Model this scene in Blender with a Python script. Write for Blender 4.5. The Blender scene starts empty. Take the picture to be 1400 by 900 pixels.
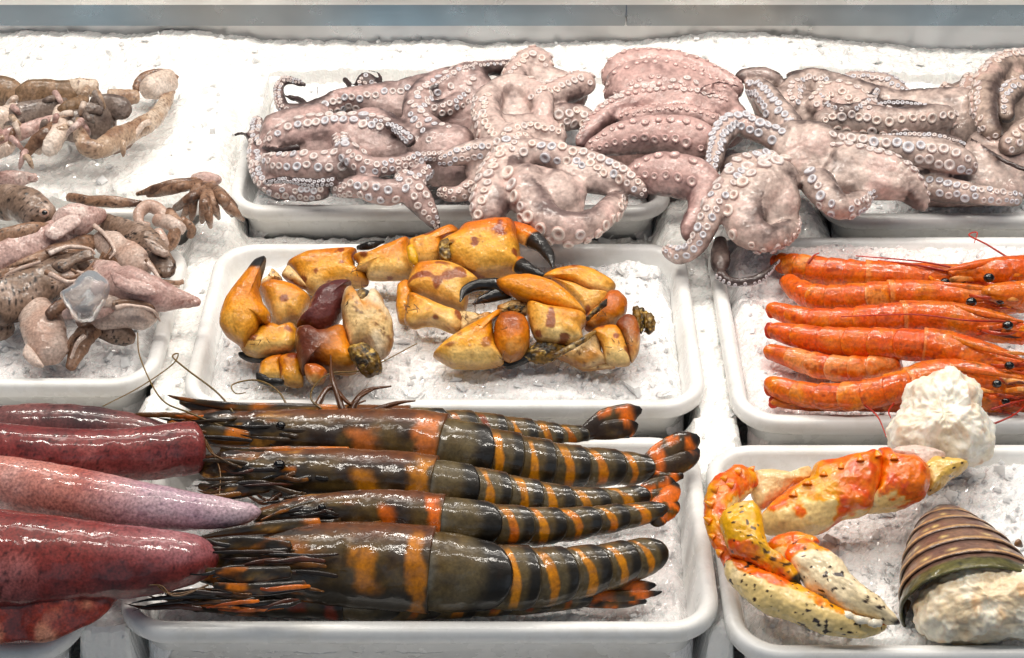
import bpy, bmesh, math, random, os
import numpy as np
from mathutils import Vector, Matrix
from mathutils.bvhtree import BVHTree

SC = bpy.context.scene
COL = SC.collection
random.seed(7)
RNG = np.random.default_rng(11)

# ------------------------------------------------------------------ camera
FPX = 2400.0                      # focal length in pixels of a 1400 px wide picture
TH = math.radians(36.0)
CAM = np.array([0.0, -1.0873, 0.790])
cd = bpy.data.cameras.new('camera')
cam = bpy.data.objects.new('camera', cd)
COL.objects.link(cam)
cam.location = CAM
cam.rotation_euler = (math.pi / 2 - TH, 0, 0)
cd.sensor_width = 36.0
cd.lens = FPX / 1400.0 * 36.0
cd.clip_start = 0.02
cd.clip_end = 50
SC.camera = cam

# ------------------------------------------------------------------ light
w = bpy.data.worlds.new('World')
SC.world = w
w.use_nodes = True
bgn = w.node_tree.nodes['Background']
bgn.inputs[0].default_value = (0.62, 0.72, 0.86, 1)
bgn.inputs[1].default_value = 0.13
SC.view_settings.view_transform = 'Standard'
SC.view_settings.look = 'None'
SC.view_settings.exposure = 0.27
SC.view_settings.gamma = 1.0
SC.view_settings.use_curve_mapping = False
SC.cycles.max_bounces = 6
SC.cycles.diffuse_bounces = 3
SC.cycles.glossy_bounces = 3
SC.cycles.transmission_bounces = 4
SC.cycles.caustics_reflective = False
SC.cycles.caustics_refractive = False
SC.cycles.use_denoising = True


def area_lamp(name, loc, target, sx, sy, power, col):
    l = bpy.data.lights.new(name, 'AREA')
    l.shape = 'RECTANGLE'
    l.size, l.size_y = sx, sy
    l.energy = power
    l.color = col
    o = bpy.data.objects.new(name, l)
    o.location = loc
    d = Vector(target) - Vector(loc)
    o.rotation_euler = d.to_track_quat('-Z', 'Y').to_euler()
    COL.objects.link(o)
    return o


# long soft shop lamp above the counter and two rows of short bright lamps
# bluish fill lamp added in front to brighten the tray front faces
area_lamp('front_fill_light', (0.0, -2.6, 1.0), (0, 0, 0), 4.0, 2.0, 6.0, (0.75, 0.87, 1.0))
WARM = (1.0, 0.935, 0.85)
area_lamp('counter_lamp', (0.0, 0.30, 1.35), (0, 0.05, 0), 1.6, 0.16, 4.2, WARM)
for i in range(8):
    x = -0.77 + 0.22 * i
    area_lamp('row_lamp', (x, 0.40, 1.00), (x * 0.6, 0.1, 0), 0.17, 0.045, 1.35, WARM)
    area_lamp('row_lamp', (x + 0.1, -0.30, 1.25), (x * 0.6, 0.0, 0), 0.16, 0.045, 1.2, WARM)

# ------------------------------------------------------------------ pixel <-> place
FWD = np.array([0, math.cos(TH), -math.sin(TH)])
UPV = np.array([0, math.sin(TH), math.cos(TH)])


def P(x, y, z=0.0):
    """point at height z (metres) that the photograph shows at pixel x, y"""
    d = FWD + np.array([1.0, 0, 0]) * ((x - 700.0) / FPX) - UPV * ((y - 450.0) / FPX)
    t = (z - CAM[2]) / d[2]
    return CAM + d * t


def SPX(p):
    """pixels per metre at a point"""
    return FPX / float(np.dot(p - CAM, FWD))


def lin(r, g, b):
    c = np.array([r, g, b], float) / 255.0
    return np.where(c <= 0.04045, c / 12.92, ((c + 0.055) / 1.055) ** 2.4)


# ------------------------------------------------------------------ noise
def _hash(ix, iy, iz, seed):
    h = (ix.astype(np.int64) * 374761393 + iy.astype(np.int64) * 668265263 + iz.astype(np.int64) * 2147483647 + seed * 974634777) & 0xFFFFFFFF
    h = ((h ^ (h >> 13)) * 1274126177) & 0xFFFFFFFF
    h = ((h ^ (h >> 16)) * 2246822519) & 0xFFFFFFFF
    return ((h ^ (h >> 15)) & 0xFFFFFF) / float(0xFFFFFF)


def vnoise(p, seed=0):
    p = np.asarray(p, float)
    i = np.floor(p).astype(np.int64)
    f = p - i
    f = f * f * (3 - 2 * f)
    out = 0
    for dx in (0, 1):
        wx = f[:, 0] if dx else 1 - f[:, 0]
        for dy in (0, 1):
            wy = f[:, 1] if dy else 1 - f[:, 1]
            for dz in (0, 1):
                wz = f[:, 2] if dz else 1 - f[:, 2]
                out = out + wx * wy * wz * _hash(i[:, 0] + dx, i[:, 1] + dy, i[:, 2] + dz, seed)
    return out * 2 - 1


def fbm(p, freq, octs=3, seed=0):
    p = np.asarray(p, float) * freq
    a, s, t = 1.0, 0, 0
    for k in range(octs):
        s = s + a * vnoise(p, seed + k * 17)
        t += a
        a *= 0.5
        p = p * 2.03
    return s / t


def smooth(a, b, x):
    t = np.clip((x - a) / (b - a), 0, 1)
    return t * t * (3 - 2 * t)


def mixc(a, b, t):
    t = np.asarray(t, float)
    t = t[:, None] if t.ndim else t
    a = np.asarray(a, float)
    b = np.asarray(b, float)
    return a * (1 - t) + b * t


def cells2(x, y, size, seed):
    """nearest jittered cell: returns hash ids (3 randoms per cell) and offsets and edge distance"""
    gx, gy = x / size, y / size
    ix, iy = np.floor(gx), np.floor(gy)
    best = np.full(x.shape, 9.0)
    sec = np.full(x.shape, 9.0)
    bx = np.zeros_like(x)
    by = np.zeros_like(x)
    bi = np.zeros_like(x)
    bj = np.zeros_like(x)
    z0 = np.zeros(x.shape, np.int64)
    for dx in (-1, 0, 1):
        for dy in (-1, 0, 1):
            cx, cy = ix + dx, iy + dy
            px = cx + _hash(cx, cy, z0, seed)
            py = cy + _hash(cx, cy, z0, seed + 1)
            d = np.hypot(gx - px, gy - py)
            m = d < best
            sec = np.where(m, best, np.minimum(sec, d))
            best = np.where(m, d, best)
            bx = np.where(m, gx - px, bx)
            by = np.where(m, gy - py, by)
            bi = np.where(m, cx, bi)
            bj = np.where(m, cy, bj)
    r = [_hash(bi, bj, z0, seed + 2 + k) for k in range(3)]
    return r, bx, by, sec - best


# ------------------------------------------------------------------ mesh helpers
def make_mesh(name, V, F, mat=None, col=None, uv=None, smooth_faces=True):
    """V (n,3); F list of index arrays (each (k,3) or (k,4))"""
    me = bpy.data.meshes.new(name)
    V = np.asarray(V, np.float32)
    if isinstance(F, np.ndarray):
        F = [F]
    F = [np.asarray(f, np.int32) for f in F if len(f)]
    loops = np.concatenate([f.ravel() for f in F])
    sizes = np.concatenate([np.full(len(f), f.shape[1], np.int32) for f in F])
    starts = np.concatenate([[0], np.cumsum(sizes)[:-1]]).astype(np.int32)
    me.vertices.add(len(V))
    me.vertices.foreach_set('co', V.ravel())
    me.loops.add(len(loops))
    me.loops.foreach_set('vertex_index', loops)
    me.polygons.add(len(sizes))
    me.polygons.foreach_set('loop_start', starts)
    me.polygons.foreach_set('loop_total', sizes)
    me.polygons.foreach_set('use_smooth', np.full(len(sizes), bool(smooth_faces)))
    me.update(calc_edges=True)
    me.validate()
    if col is not None:
        set_col(me, col)
    if uv is not None:
        l = me.uv_layers.new(name='UVMap')
        l.data.foreach_set('uv', np.asarray(uv, np.float32)[loops].ravel())
    if mat is not None:
        me.materials.append(mat)
    return me


def set_col(me, col):
    col = np.asarray(col, np.float32)
    if col.ndim == 1:
        col = np.tile(col, (len(me.vertices), 1))
    c4 = np.ones((len(col), 4), np.float32)
    c4[:, :3] = np.clip(col[:, :3], 0, 1)
    a = me.color_attributes.new('Col', 'FLOAT_COLOR', 'POINT')
    a.data.foreach_set('color', c4.ravel())


def link(name, me, parent=None):
    o = bpy.data.objects.new(name, me)
    COL.objects.link(o)
    if parent is not None:
        o.parent = parent
        o.matrix_parent_inverse = Matrix.Translation(parent.location).inverted()
    return o


def tag(o, label=None, cat=None, group=None, kind=None):
    if label:
        o['label'] = label
    if cat:
        o['category'] = cat
    if group:
        o['group'] = group
    if kind:
        o['kind'] = kind
    return o


def thing(name, label, cat, loc=(0, 0, 0), group=None):
    o = bpy.data.objects.new(name, None)
    COL.objects.link(o)
    o.empty_display_size = 0.02
    o.location = [float(v) for v in loc]
    return tag(o, label, cat, group)


def crom(A, n, cluster=0.0):
    """Catmull-Rom through rows of A, n samples spread by arc length of the first three columns"""
    A = np.asarray(A, float)
    if len(A) == 2:
        A = np.array([A[0], A[0] * 0.5 + A[1] * 0.5, A[1]])
    Q = np.vstack([2 * A[0] - A[1], A, 2 * A[-1] - A[-2]])
    Q[0, 3:] = A[0, 3:]
    Q[-1, 3:] = A[-1, 3:]
    out = []
    for i in range(1, len(Q) - 2):
        p0, p1, p2, p3 = Q[i - 1], Q[i], Q[i + 1], Q[i + 2]
        t = np.linspace(0, 1, 24, endpoint=(i == len(Q) - 3))[:, None]
        out.append(0.5 * ((2 * p1) + (-p0 + p2) * t + (2 * p0 - 5 * p1 + 4 * p2 - p3) * t ** 2 + (-p0 + 3 * p1 - 3 * p2 + p3) * t ** 3))
    D = np.vstack(out)
    s = np.concatenate([[0], np.cumsum(np.linalg.norm(np.diff(D[:, :3], axis=0), axis=1))])
    u = np.linspace(0, 1, n)
    u = u * (1 - cluster) + cluster * (1 - np.cos(np.pi * u)) / 2
    r = np.stack([np.interp(u * s[-1], s, D[:, k]) for k in range(A.shape[1])], 1)
    return r, u, s[-1]


def nrm(a):
    return a / np.maximum(np.linalg.norm(a, axis=-1, keepdims=True), 1e-12)


class Spine:
    """a centre line given in picture pixels, heights (cm) and half widths (px)"""

    def __init__(self, ctrl, n=60, up=None, cluster=0.35, world=False):
        rows = []
        for c in ctrl:
            if world:
                rows.append(list(c[:4]) + [c[4] if len(c) > 4 else 1.0])
            else:
                p = P(c[0], c[1], c[2] / 100.0)
                rows.append([p[0], p[1], p[2], c[3] / SPX(p), c[4] if len(c) > 4 else 1.0])
        R, self.u, self.L = crom(rows, n, cluster)
        self.c = R[:, :3]
        self.r = np.maximum(R[:, 3], 1e-4)
        self.flat = R[:, 4]
        T = np.gradient(self.c, axis=0)
        self.T = nrm(T)
        up = (CAM - self.c) if up is None else np.tile(np.asarray(up, float), (n, 1))
        N = up - self.T * np.sum(up * self.T, 1, keepdims=True)
        self.N = nrm(N)
        self.B = nrm(np.cross(self.T, self.N))
        self.n = n

    def at(self, u):
        f = lambda A: np.array([np.interp(u, self.u, A[:, k]) for k in range(3)])
        return f(self.c), nrm(f(self.T)), nrm(f(self.N)), nrm(f(self.B)), float(np.interp(u, self.u, self.r)), float(np.interp(u, self.u, self.flat))


def loft(sp, m=24, u0=0.0, u1=1.0, n=None, shape=None, rmul=None, round0=0.0, round1=0.0, arc=None, caps=True):
    """skin over a Spine between u0 and u1. shape(theta,t)->multiplier array; rmul(t)->multiplier.
    theta: 0 right hand side of travel (picture-down when going right), pi/2 towards the camera"""
    n = n or sp.n
    t = np.linspace(0, 1, n)
    if round0 or round1:
        t = t * 0.5 + 0.5 * (1 - np.cos(np.pi * t)) / 2
    u = u0 + (u1 - u0) * t
    f = lambda A: np.stack([np.interp(u, sp.u, A[:, k]) for k in range(A.shape[1])], 1)
    c, N, B = f(sp.c), nrm(f(sp.N)), nrm(f(sp.B))
    r = np.interp(u, sp.u, sp.r)
    fl = np.interp(u, sp.u, sp.flat)
    if rmul is not None:
        r = r * rmul(t)
    d0 = (u - u0) * sp.L
    d1 = (u1 - u) * sp.L
    if round0:
        R = r[min(n - 1, n // 5)] * round0
        k = np.clip(d0 / max(R, 1e-6), 0, 1)
        r = r * np.sqrt(np.clip(1 - (1 - k) ** 2, 0.0, 1)) + 1e-5
    if round1:
        R = r[max(0, n - 1 - n // 5)] * round1
        k = np.clip(d1 / max(R, 1e-6), 0, 1)
        r = r * np.sqrt(np.clip(1 - (1 - k) ** 2, 0.0, 1)) + 1e-5
    if arc is None:
        th = np.arange(m) * 2 * np.pi / m
    else:
        th = np.linspace(arc[0], arc[1], m)
    TT, UU = np.meshgrid(th, t)
    mul = np.ones_like(TT) if shape is None else shape(TT, UU)
    a = (r[:, None] * mul)
    V = c[:, None, :] + B[:, None, :] * (a * np.cos(TT))[..., None] + N[:, None, :] * (a * fl[:, None] * np.sin(TT))[..., None]
    V = V.reshape(-1, 3)
    i = np.arange(n - 1)[:, None] * m
    if arc is None:
        j = np.arange(m)[None, :]
        j2 = (j + 1) % m
    else:
        j = np.arange(m - 1)[None, :]
        j2 = j + 1
    F = [np.stack([i + j, i + j2, i + m + j2, i + m + j], -1).reshape(-1, 4)]
    th_v = np.tile(th, n)
    t_v = np.repeat(t, m)
    if caps and arc is None:
        k0, k1 = len(V), len(V) + 1
        V = np.vstack([V, c[0], c[-1]])
        jj = np.arange(m)
        F.append(np.stack([np.full(m, k0), (jj + 1) % m, jj], -1))
        F.append(np.stack([np.full(m, k1), (n - 1) * m + jj, (n - 1) * m + (jj + 1) % m], -1))
        th_v = np.concatenate([th_v, [0, 0]])
        t_v = np.concatenate([t_v, [0, 1]])
    return V, F, t_v, th_v


def join(parts):
    """parts: list of (V,F) -> V,F"""
    Vs, Q, Tt, k = [], [], [], 0
    for V, F in parts:
        Vs.append(V)
        for f in F:
            if len(f):
                (Q if f.shape[1] == 4 else Tt).append(f + k)
        k += len(V)
    out = []
    if Q:
        out.append(np.vstack(Q))
    if Tt:
        out.append(np.vstack(Tt))
    return np.vstack(Vs), out


def vnormals(V, F):
    N = np.zeros_like(V)
    for f in F:
        a, b, c = V[f[:, 0]], V[f[:, 1]], V[f[:, 2]]
        fn = np.cross(b - a, c - a) if f.shape[1] == 3 else np.cross(c - a, V[f[:, 3]] - b)
        for k in range(f.shape[1]):
            for q in range(3):
                N[:, q] += np.bincount(f[:, k], weights=fn[:, q], minlength=len(V))
    return nrm(N)


def closed(pts, m):
    """closed Catmull-Rom curve through 2-D points, m samples by arc length"""
    A_ = np.asarray(pts, float)
    n = len(A_)
    out = []
    t = np.linspace(0, 1, 12, endpoint=False)[:, None]
    for i in range(n):
        p0, p1, p2, p3 = A_[i - 1], A_[i], A_[(i + 1) % n], A_[(i + 2) % n]
        m1, m2 = 0.36 * (p2 - p0), 0.36 * (p3 - p1)
        t2, t3 = t * t, t * t * t
        out.append((2 * t3 - 3 * t2 + 1) * p1 + (t3 - 2 * t2 + t) * m1 + (-2 * t3 + 3 * t2) * p2 + (t3 - t2) * m2)
    D = np.vstack(out + [A_[:1]])
    s = np.concatenate([[0], np.cumsum(np.linalg.norm(np.diff(D, axis=0), axis=1))])
    u = np.linspace(0, s[-1], m, endpoint=False)
    return np.stack([np.interp(u, s, D[:, 0]), np.interp(u, s, D[:, 1])], 1)


EDGE = {'s': None}


def puff(outline, z, H, m=72, rings=13, p=2.4, tilt=0.45, c=None, ax=None):
    """a plump shell or lobe with the given outline (picture px), centre height z cm and half thickness H px"""
    O_ = closed(outline, m)
    cp = O_.mean(0) if c is None else np.asarray(c, float)
    c0 = P(cp[0], cp[1], z / 100.0)
    nn = nrm((1 - tilt) * nrm(CAM - c0) + tilt * np.array([0, 0, 1.0]))
    h = H / SPX(c0)

    def onplane(q):
        d = FWD[None, :] + np.array([1.0, 0, 0])[None, :] * ((q[:, 0:1] - 700) / FPX) - UPV[None, :] * ((q[:, 1:2] - 450) / FPX)
        return CAM[None, :] + d * (((c0 - CAM) @ nn) / (d @ nn))[:, None]
    s = np.cos(np.pi / 2 * np.arange(rings) / rings)
    Vt, q2 = [], []
    for k, sk in enumerate(s):
        q = cp + (O_ - cp) * sk
        Vt.append(onplane(q) + nn * (h * max(0.0, 1 - sk ** p) ** 0.5))
        q2.append(q)
    Vb = [onplane(cp + (O_ - cp) * sk) - nn * (h * max(0.0, 1 - sk ** p) ** 0.5) for sk in s[1:]]
    V = np.vstack(Vt + [c0 + nn * h] + Vb + [c0 - nn * h])
    Q = np.vstack(q2 + [cp] + q2[1:] + [cp])
    jj = np.arange(m)
    j2 = (jj + 1) % m
    F = []
    for k in range(rings - 1):
        F.append(np.stack([k * m + jj, k * m + j2, (k + 1) * m + j2, (k + 1) * m + jj], -1))
    top = rings * m
    Ft = [np.stack([(rings - 1) * m + jj, (rings - 1) * m + j2, np.full(m, top)], -1)]
    b0 = top + 1
    prev = jj, j2
    for k in range(rings - 1):
        a0, a1 = (jj, j2) if k == 0 else (b0 + (k - 1) * m + jj, b0 + (k - 1) * m + j2)
        F.append(np.stack([a1, a0, b0 + k * m + jj, b0 + k * m + j2], -1))
    bt = b0 + (rings - 1) * m
    Ft.append(np.stack([b0 + (rings - 2) * m + j2, b0 + (rings - 2) * m + jj, np.full(m, bt)], -1))
    if ax is None:
        ax = ((O_[:, 0].min(), cp[1]), (O_[:, 0].max(), cp[1]))
    a, b = np.array(ax[0], float), np.array(ax[1], float)
    t = np.clip((Q - a) @ (b - a) / ((b - a) @ (b - a)), 0, 1)
    hy = (O_[:, 1].max() - O_[:, 1].min()) / 2
    th = np.arccos(np.clip((Q[:, 1] - cp[1]) / max(hy, 1), -1, 1))
    EDGE['s'] = np.concatenate([np.repeat(s, m), [0], np.repeat(s[1:], m), [0]])
    return V, [np.vstack(F), np.vstack(Ft)], t, th


def bvh_of(objs):
    Vs, Fs, k = [], [], 0
    for o in objs:
        M = o.matrix_parent_inverse
        off = np.array(o.parent.location) + np.array(M.translation) if o.parent else np.array(o.location)
        for v in o.data.vertices:
            Vs.append(tuple(np.array(v.co) + off))
        for p in o.data.polygons:
            Fs.append([i + k for i in p.vertices])
        k = len(Vs)
    return BVHTree.FromPolygons(Vs, Fs)


def hit_px(bvh, x, y):
    d = FWD + np.array([1.0, 0, 0]) * ((x - 700.0) / FPX) - UPV * ((y - 450.0) / FPX)
    h, n, i, dist = bvh.ray_cast(Vector(CAM), Vector(d).normalized(), 5.0)
    return (None, None) if h is None else (np.array(h), np.array(n))


# ------------------------------------------------------------------ materials
def nodes_of(m):
    m.use_nodes = True
    nt = m.node_tree
    return nt, nt.nodes['Principled BSDF']


def wet(name, rough=0.35, coat=0.8, coat_rough=0.08, sss=0.0, sss_r=(1, 0.5, 0.35), sss_scale=0.004, bump=0.25, bump_scale=900.0, bump2=0.3, bump2_scale=160.0, speck=0.10, speck_scale=400.0, spec=0.5, base=None, trans=0.0, sat=1.25, gam=1.3, gain=1.0, film=75.0):
    """moist flesh or shell: colour from the mesh's own pigment attribute (or a base colour), fine grain and uneven wet film"""
    m = bpy.data.materials.new(name)
    nt, b = nodes_of(m)
    L = nt.links.new
    tc = nt.nodes.new('ShaderNodeTexCoord')
    if base is None:
        at = nt.nodes.new('ShaderNodeAttribute')
        at.attribute_name = 'Col'
        src = at.outputs['Color']
    else:
        rg = nt.nodes.new('ShaderNodeRGB')
        rg.outputs[0].default_value = (*base, 1)
        src = rg.outputs[0]
    n1 = nt.nodes.new('ShaderNodeTexNoise')
    n1.inputs['Scale'].default_value = speck_scale
    n1.inputs['Detail'].default_value = 3
    L(tc.outputs['Object'], n1.inputs['Vector'])
    mr = nt.nodes.new('ShaderNodeMapRange')
    mr.inputs[1].default_value = 0.3
    mr.inputs[2].default_value = 0.7
    mr.inputs[3].default_value = 1 - speck * 2.2
    mr.inputs[4].default_value = 1 + speck
    L(n1.outputs[0], mr.inputs[0])
    mx = nt.nodes.new('ShaderNodeVectorMath')
    mx.operation = 'SCALE'
    gm = nt.nodes.new('ShaderNodeGamma')
    gm.inputs['Gamma'].default_value = gam
    L(src, gm.inputs['Color'])
    hs = nt.nodes.new('ShaderNodeHueSaturation')
    hs.inputs['Saturation'].default_value = sat
    hs.inputs['Value'].default_value = gain
    L(gm.outputs[0], hs.inputs['Color'])
    L(hs.outputs[0], mx.inputs[0])
    L(mr.outputs[0], mx.inputs['Scale'])
    L(mx.outputs[0], b.inputs['Base Color'])
    b.inputs['Roughness'].default_value = rough
    b.inputs['Specular IOR Level'].default_value = spec
    b.inputs['Coat Weight'].default_value = coat
    b.inputs['Coat Roughness'].default_value = coat_rough
    nf = nt.nodes.new('ShaderNodeTexNoise')          # the wet film is patchy
    nf.inputs['Scale'].default_value = film
    nf.inputs['Detail'].default_value = 3
    L(tc.outputs['Object'], nf.inputs['Vector'])
    fr = nt.nodes.new('ShaderNodeMapRange')
    fr.inputs[1].default_value = 0.42
    fr.inputs[2].default_value = 0.56
    fr.inputs[3].default_value = coat * 0.22
    fr.inputs[4].default_value = coat
    L(nf.outputs[0], fr.inputs[0])
    L(fr.outputs[0], b.inputs['Coat Weight'])
    if trans:
        b.inputs['Transmission Weight'].default_value = trans
    if sss:
        b.inputs['Subsurface Weight'].default_value = sss
        b.inputs['Subsurface Radius'].default_value = sss_r
        b.inputs['Subsurface Scale'].default_value = sss_scale
    n2 = nt.nodes.new('ShaderNodeTexNoise')
    n2.inputs['Scale'].default_value = bump_scale
    n2.inputs['Detail'].default_value = 2
    L(tc.outputs['Object'], n2.inputs['Vector'])
    n3 = nt.nodes.new('ShaderNodeTexNoise')
    n3.inputs['Scale'].default_value = bump2_scale
    n3.inputs['Detail'].default_value = 2
    L(tc.outputs['Object'], n3.inputs['Vector'])
    b1 = nt.nodes.new('ShaderNodeBump')
    b1.inputs['Strength'].default_value = bump
    b1.inputs['Distance'].default_value = 0.0006
    L(n2.outputs[0], b1.inputs['Height'])
    b2 = nt.nodes.new('ShaderNodeBump')
    b2.inputs['Strength'].default_value = bump2
    b2.inputs['Distance'].default_value = 0.003
    L(n3.outputs[0], b2.inputs['Height'])
    L(b1.outputs[0], b2.inputs['Normal'])
    L(b2.outputs[0], b.inputs['Normal'])
    L(b2.outputs[0], b.inputs['Coat Normal'])
    return m

# ================================================================== SETTING
def plastic_material():
    m = bpy.data.materials.new('white_plastic')
    nt, b = nodes_of(m)
    b.inputs['Base Color'].default_value = (0.80, 0.81, 0.80, 1)
    b.inputs['Roughness'].default_value = 0.28
    tc = nt.nodes.new('ShaderNodeTexCoord')
    n = nt.nodes.new('ShaderNodeTexNoise')
    n.inputs['Scale'].default_value = 55
    n.inputs['Detail'].default_value = 6
    nt.links.new(tc.outputs['Object'], n.inputs['Vector'])
    mr = nt.nodes.new('ShaderNodeMapRange')
    mr.inputs[1].default_value = 0.35
    mr.inputs[2].default_value = 0.7
    mr.inputs[3].default_value = 0.18
    mr.inputs[4].default_value = 0.42
    nt.links.new(n.outputs[0], mr.inputs[0])
    nt.links.new(mr.outputs[0], b.inputs['Roughness'])
    n2 = nt.nodes.new('ShaderNodeTexNoise')
    n2.inputs['Scale'].default_value = 18
    n2.inputs['Detail'].default_value = 8
    n2.inputs['Roughness'].default_value = 0.7
    nt.links.new(tc.outputs['Object'], n2.inputs['Vector'])
    cr = nt.nodes.new('ShaderNodeValToRGB')
    cr.color_ramp.elements[0].position = 0.48
    cr.color_ramp.elements[0].color = (0.81, 0.81, 0.795, 1)
    cr.color_ramp.elements[1].position = 0.78
    cr.color_ramp.elements[1].color = (0.66, 0.635, 0.58, 1)
    nt.links.new(n2.outputs[0], cr.inputs[0])
    nt.links.new(cr.outputs[0], b.inputs['Base Color'])
    bp = nt.nodes.new('ShaderNodeBump')
    bp.inputs['Strength'].default_value = 0.12
    bp.inputs['Distance'].default_value = 0.002
    nt.links.new(n.outputs[0], bp.inputs['Height'])
    nt.links.new(bp.outputs[0], b.inputs['Normal'])
    return m


def ice_material(name, tint=(0.90, 0.915, 0.925)):
    m = bpy.data.materials.new(name)
    nt, b = nodes_of(m)
    L = nt.links.new
    tc = nt.nodes.new('ShaderNodeTexCoord')
    at = nt.nodes.new('ShaderNodeAttribute')
    at.attribute_name = 'Col'
    L(at.outputs['Color'], b.inputs['Base Color'])
    b.inputs['Roughness'].default_value = 0.22
    b.inputs['IOR'].default_value = 1.31
    b.inputs['Coat Weight'].default_value = 0.5
    b.inputs['Subsurface Weight'].default_value = 0.8
    b.inputs['Subsurface Radius'].default_value = (0.9, 1.0, 1.0)
    b.inputs['Subsurface Scale'].default_value = 0.0035
    b.inputs['Coat Roughness'].default_value = 0.06
    v = nt.nodes.new('ShaderNodeTexVoronoi')
    v.inputs['Scale'].default_value = 420
    L(tc.outputs['Object'], v.inputs['Vector'])
    n = nt.nodes.new('ShaderNodeTexNoise')
    n.inputs['Scale'].default_value = 700
    n.inputs['Detail'].default_value = 4
    L(tc.outputs['Object'], n.inputs['Vector'])
    b1 = nt.nodes.new('ShaderNodeBump')
    b1.inputs['Strength'].default_value = 0.5
    b1.inputs['Distance'].default_value = 0.0010
    L(v.outputs['Distance'], b1.inputs['Height'])
    b2 = nt.nodes.new('ShaderNodeBump')
    b2.inputs['Strength'].default_value = 0.45
    b2.inputs['Distance'].default_value = 0.001
    L(n.outputs[0], b2.inputs['Height'])
    L(b1.outputs[0], b2.inputs['Normal'])
    L(b2.outputs[0], b.inputs['Normal'])
    tr = nt.nodes.new('ShaderNodeBsdfTranslucent')
    L(at.outputs['Color'], tr.inputs['Color'])
    ms = nt.nodes.new('ShaderNodeMixShader')
    ms.inputs[0].default_value = 0.0
    L(b.outputs[0], ms.inputs[1])
    L(tr.outputs[0], ms.inputs[2])
    L(ms.outputs[0], nt.nodes['Material Output'].inputs['Surface'])
    return m


def steel_material(name, base, rough, alt=None):
    m = bpy.data.materials.new(name)
    nt, b = nodes_of(m)
    L = nt.links.new
    tc = nt.nodes.new('ShaderNodeTexCoord')
    mp = nt.nodes.new('ShaderNodeMapping')
    mp.inputs['Scale'].default_value = (2.0, 300, 420)
    L(tc.outputs['Object'], mp.inputs['Vector'])
    n = nt.nodes.new('ShaderNodeTexNoise')
    n.inputs['Scale'].default_value = 1
    n.inputs['Detail'].default_value = 5
    L(mp.outputs[0], n.inputs['Vector'])
    n2 = nt.nodes.new('ShaderNodeTexNoise')
    n2.inputs['Scale'].default_value = 30
    n2.inputs['Detail'].default_value = 6
    L(tc.outputs['Object'], n2.inputs['Vector'])
    b.inputs['Metallic'].default_value = 0.85
    n3 = nt.nodes.new('ShaderNodeTexNoise')
    n3.inputs['Scale'].default_value = 2.3
    n3.inputs['Detail'].default_value = 3
    L(tc.outputs['Object'], n3.inputs['Vector'])
    cr = nt.nodes.new('ShaderNodeValToRGB')
    cr.color_ramp.elements[0].position = 0.40
    cr.color_ramp.elements[0].color = (*base, 1)
    cr.color_ramp.elements[1].position = 0.62
    cr.color_ramp.elements[1].color = (*(alt or base), 1)
    L(n3.outputs[0], cr.inputs[0])
    L(cr.outputs[0], b.inputs['Base Color'])
    mr = nt.nodes.new('ShaderNodeMapRange')
    mr.inputs[1].default_value = 0.3
    mr.inputs[2].default_value = 0.7
    mr.inputs[3].default_value = rough - 0.1
    mr.inputs[4].default_value = rough + 0.15
    L(n2.outputs[0], mr.inputs[0])
    L(mr.outputs[0], b.inputs['Roughness'])
    bp = nt.nodes.new('ShaderNodeBump')
    bp.inputs['Strength'].default_value = 0.15
    bp.inputs['Distance'].default_value = 0.0005
    L(n.outputs[0], bp.inputs['Height'])
    L(bp.outputs[0], b.inputs['Normal'])
    return m


M_PLASTIC = plastic_material()
M_ICE = ice_material('crushed_ice')
M_CHIP = bpy.data.materials.new('ice_chip')
_nt, _b = nodes_of(M_CHIP)
_b.inputs['Base Color'].default_value = (0.95, 0.96, 0.965, 1)
_b.inputs['Roughness'].default_value = 0.16
_b.inputs['IOR'].default_value = 1.31
_b.inputs['Transmission Weight'].default_value = 0.10
_b.inputs['Subsurface Weight'].default_value = 0.7
_b.inputs['Subsurface Radius'].default_value = (1, 1, 1)
_b.inputs['Subsurface Scale'].default_value = 0.003


def rrect(x0, x1, y0, y1, r, k=9):
    pts = []
    for cx, cy, a0 in ((x1 - r, y1 - r, 0), (x0 + r, y1 - r, 90), (x0 + r, y0 + r, 180), (x1 - r, y0 + r, 270)):
        for i in range(k):
            a = math.radians(a0 + 90.0 * i / (k - 1))
            pts.append((cx + r * math.cos(a), cy + r * math.sin(a)))
    return np.array(pts)


def Yof(y):
    return float(P(700, y, 0)[1])


TRAYS = {}
RIM = [(0.0225, -0.066), (0.0100, -0.016), (0.0088, -0.0125), (0.0020, -0.0128), (0.0003, -0.0105), (0.0, -0.0060), (0.0006, -0.0026), (0.0022, -0.0007), (0.0045, 0.0), (0.0075, 0.0), (0.0096, -0.0009), (0.0110, -0.0030), (0.0128, -0.0090), (0.0235, -0.056), (0.028, -0.060)]


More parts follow.
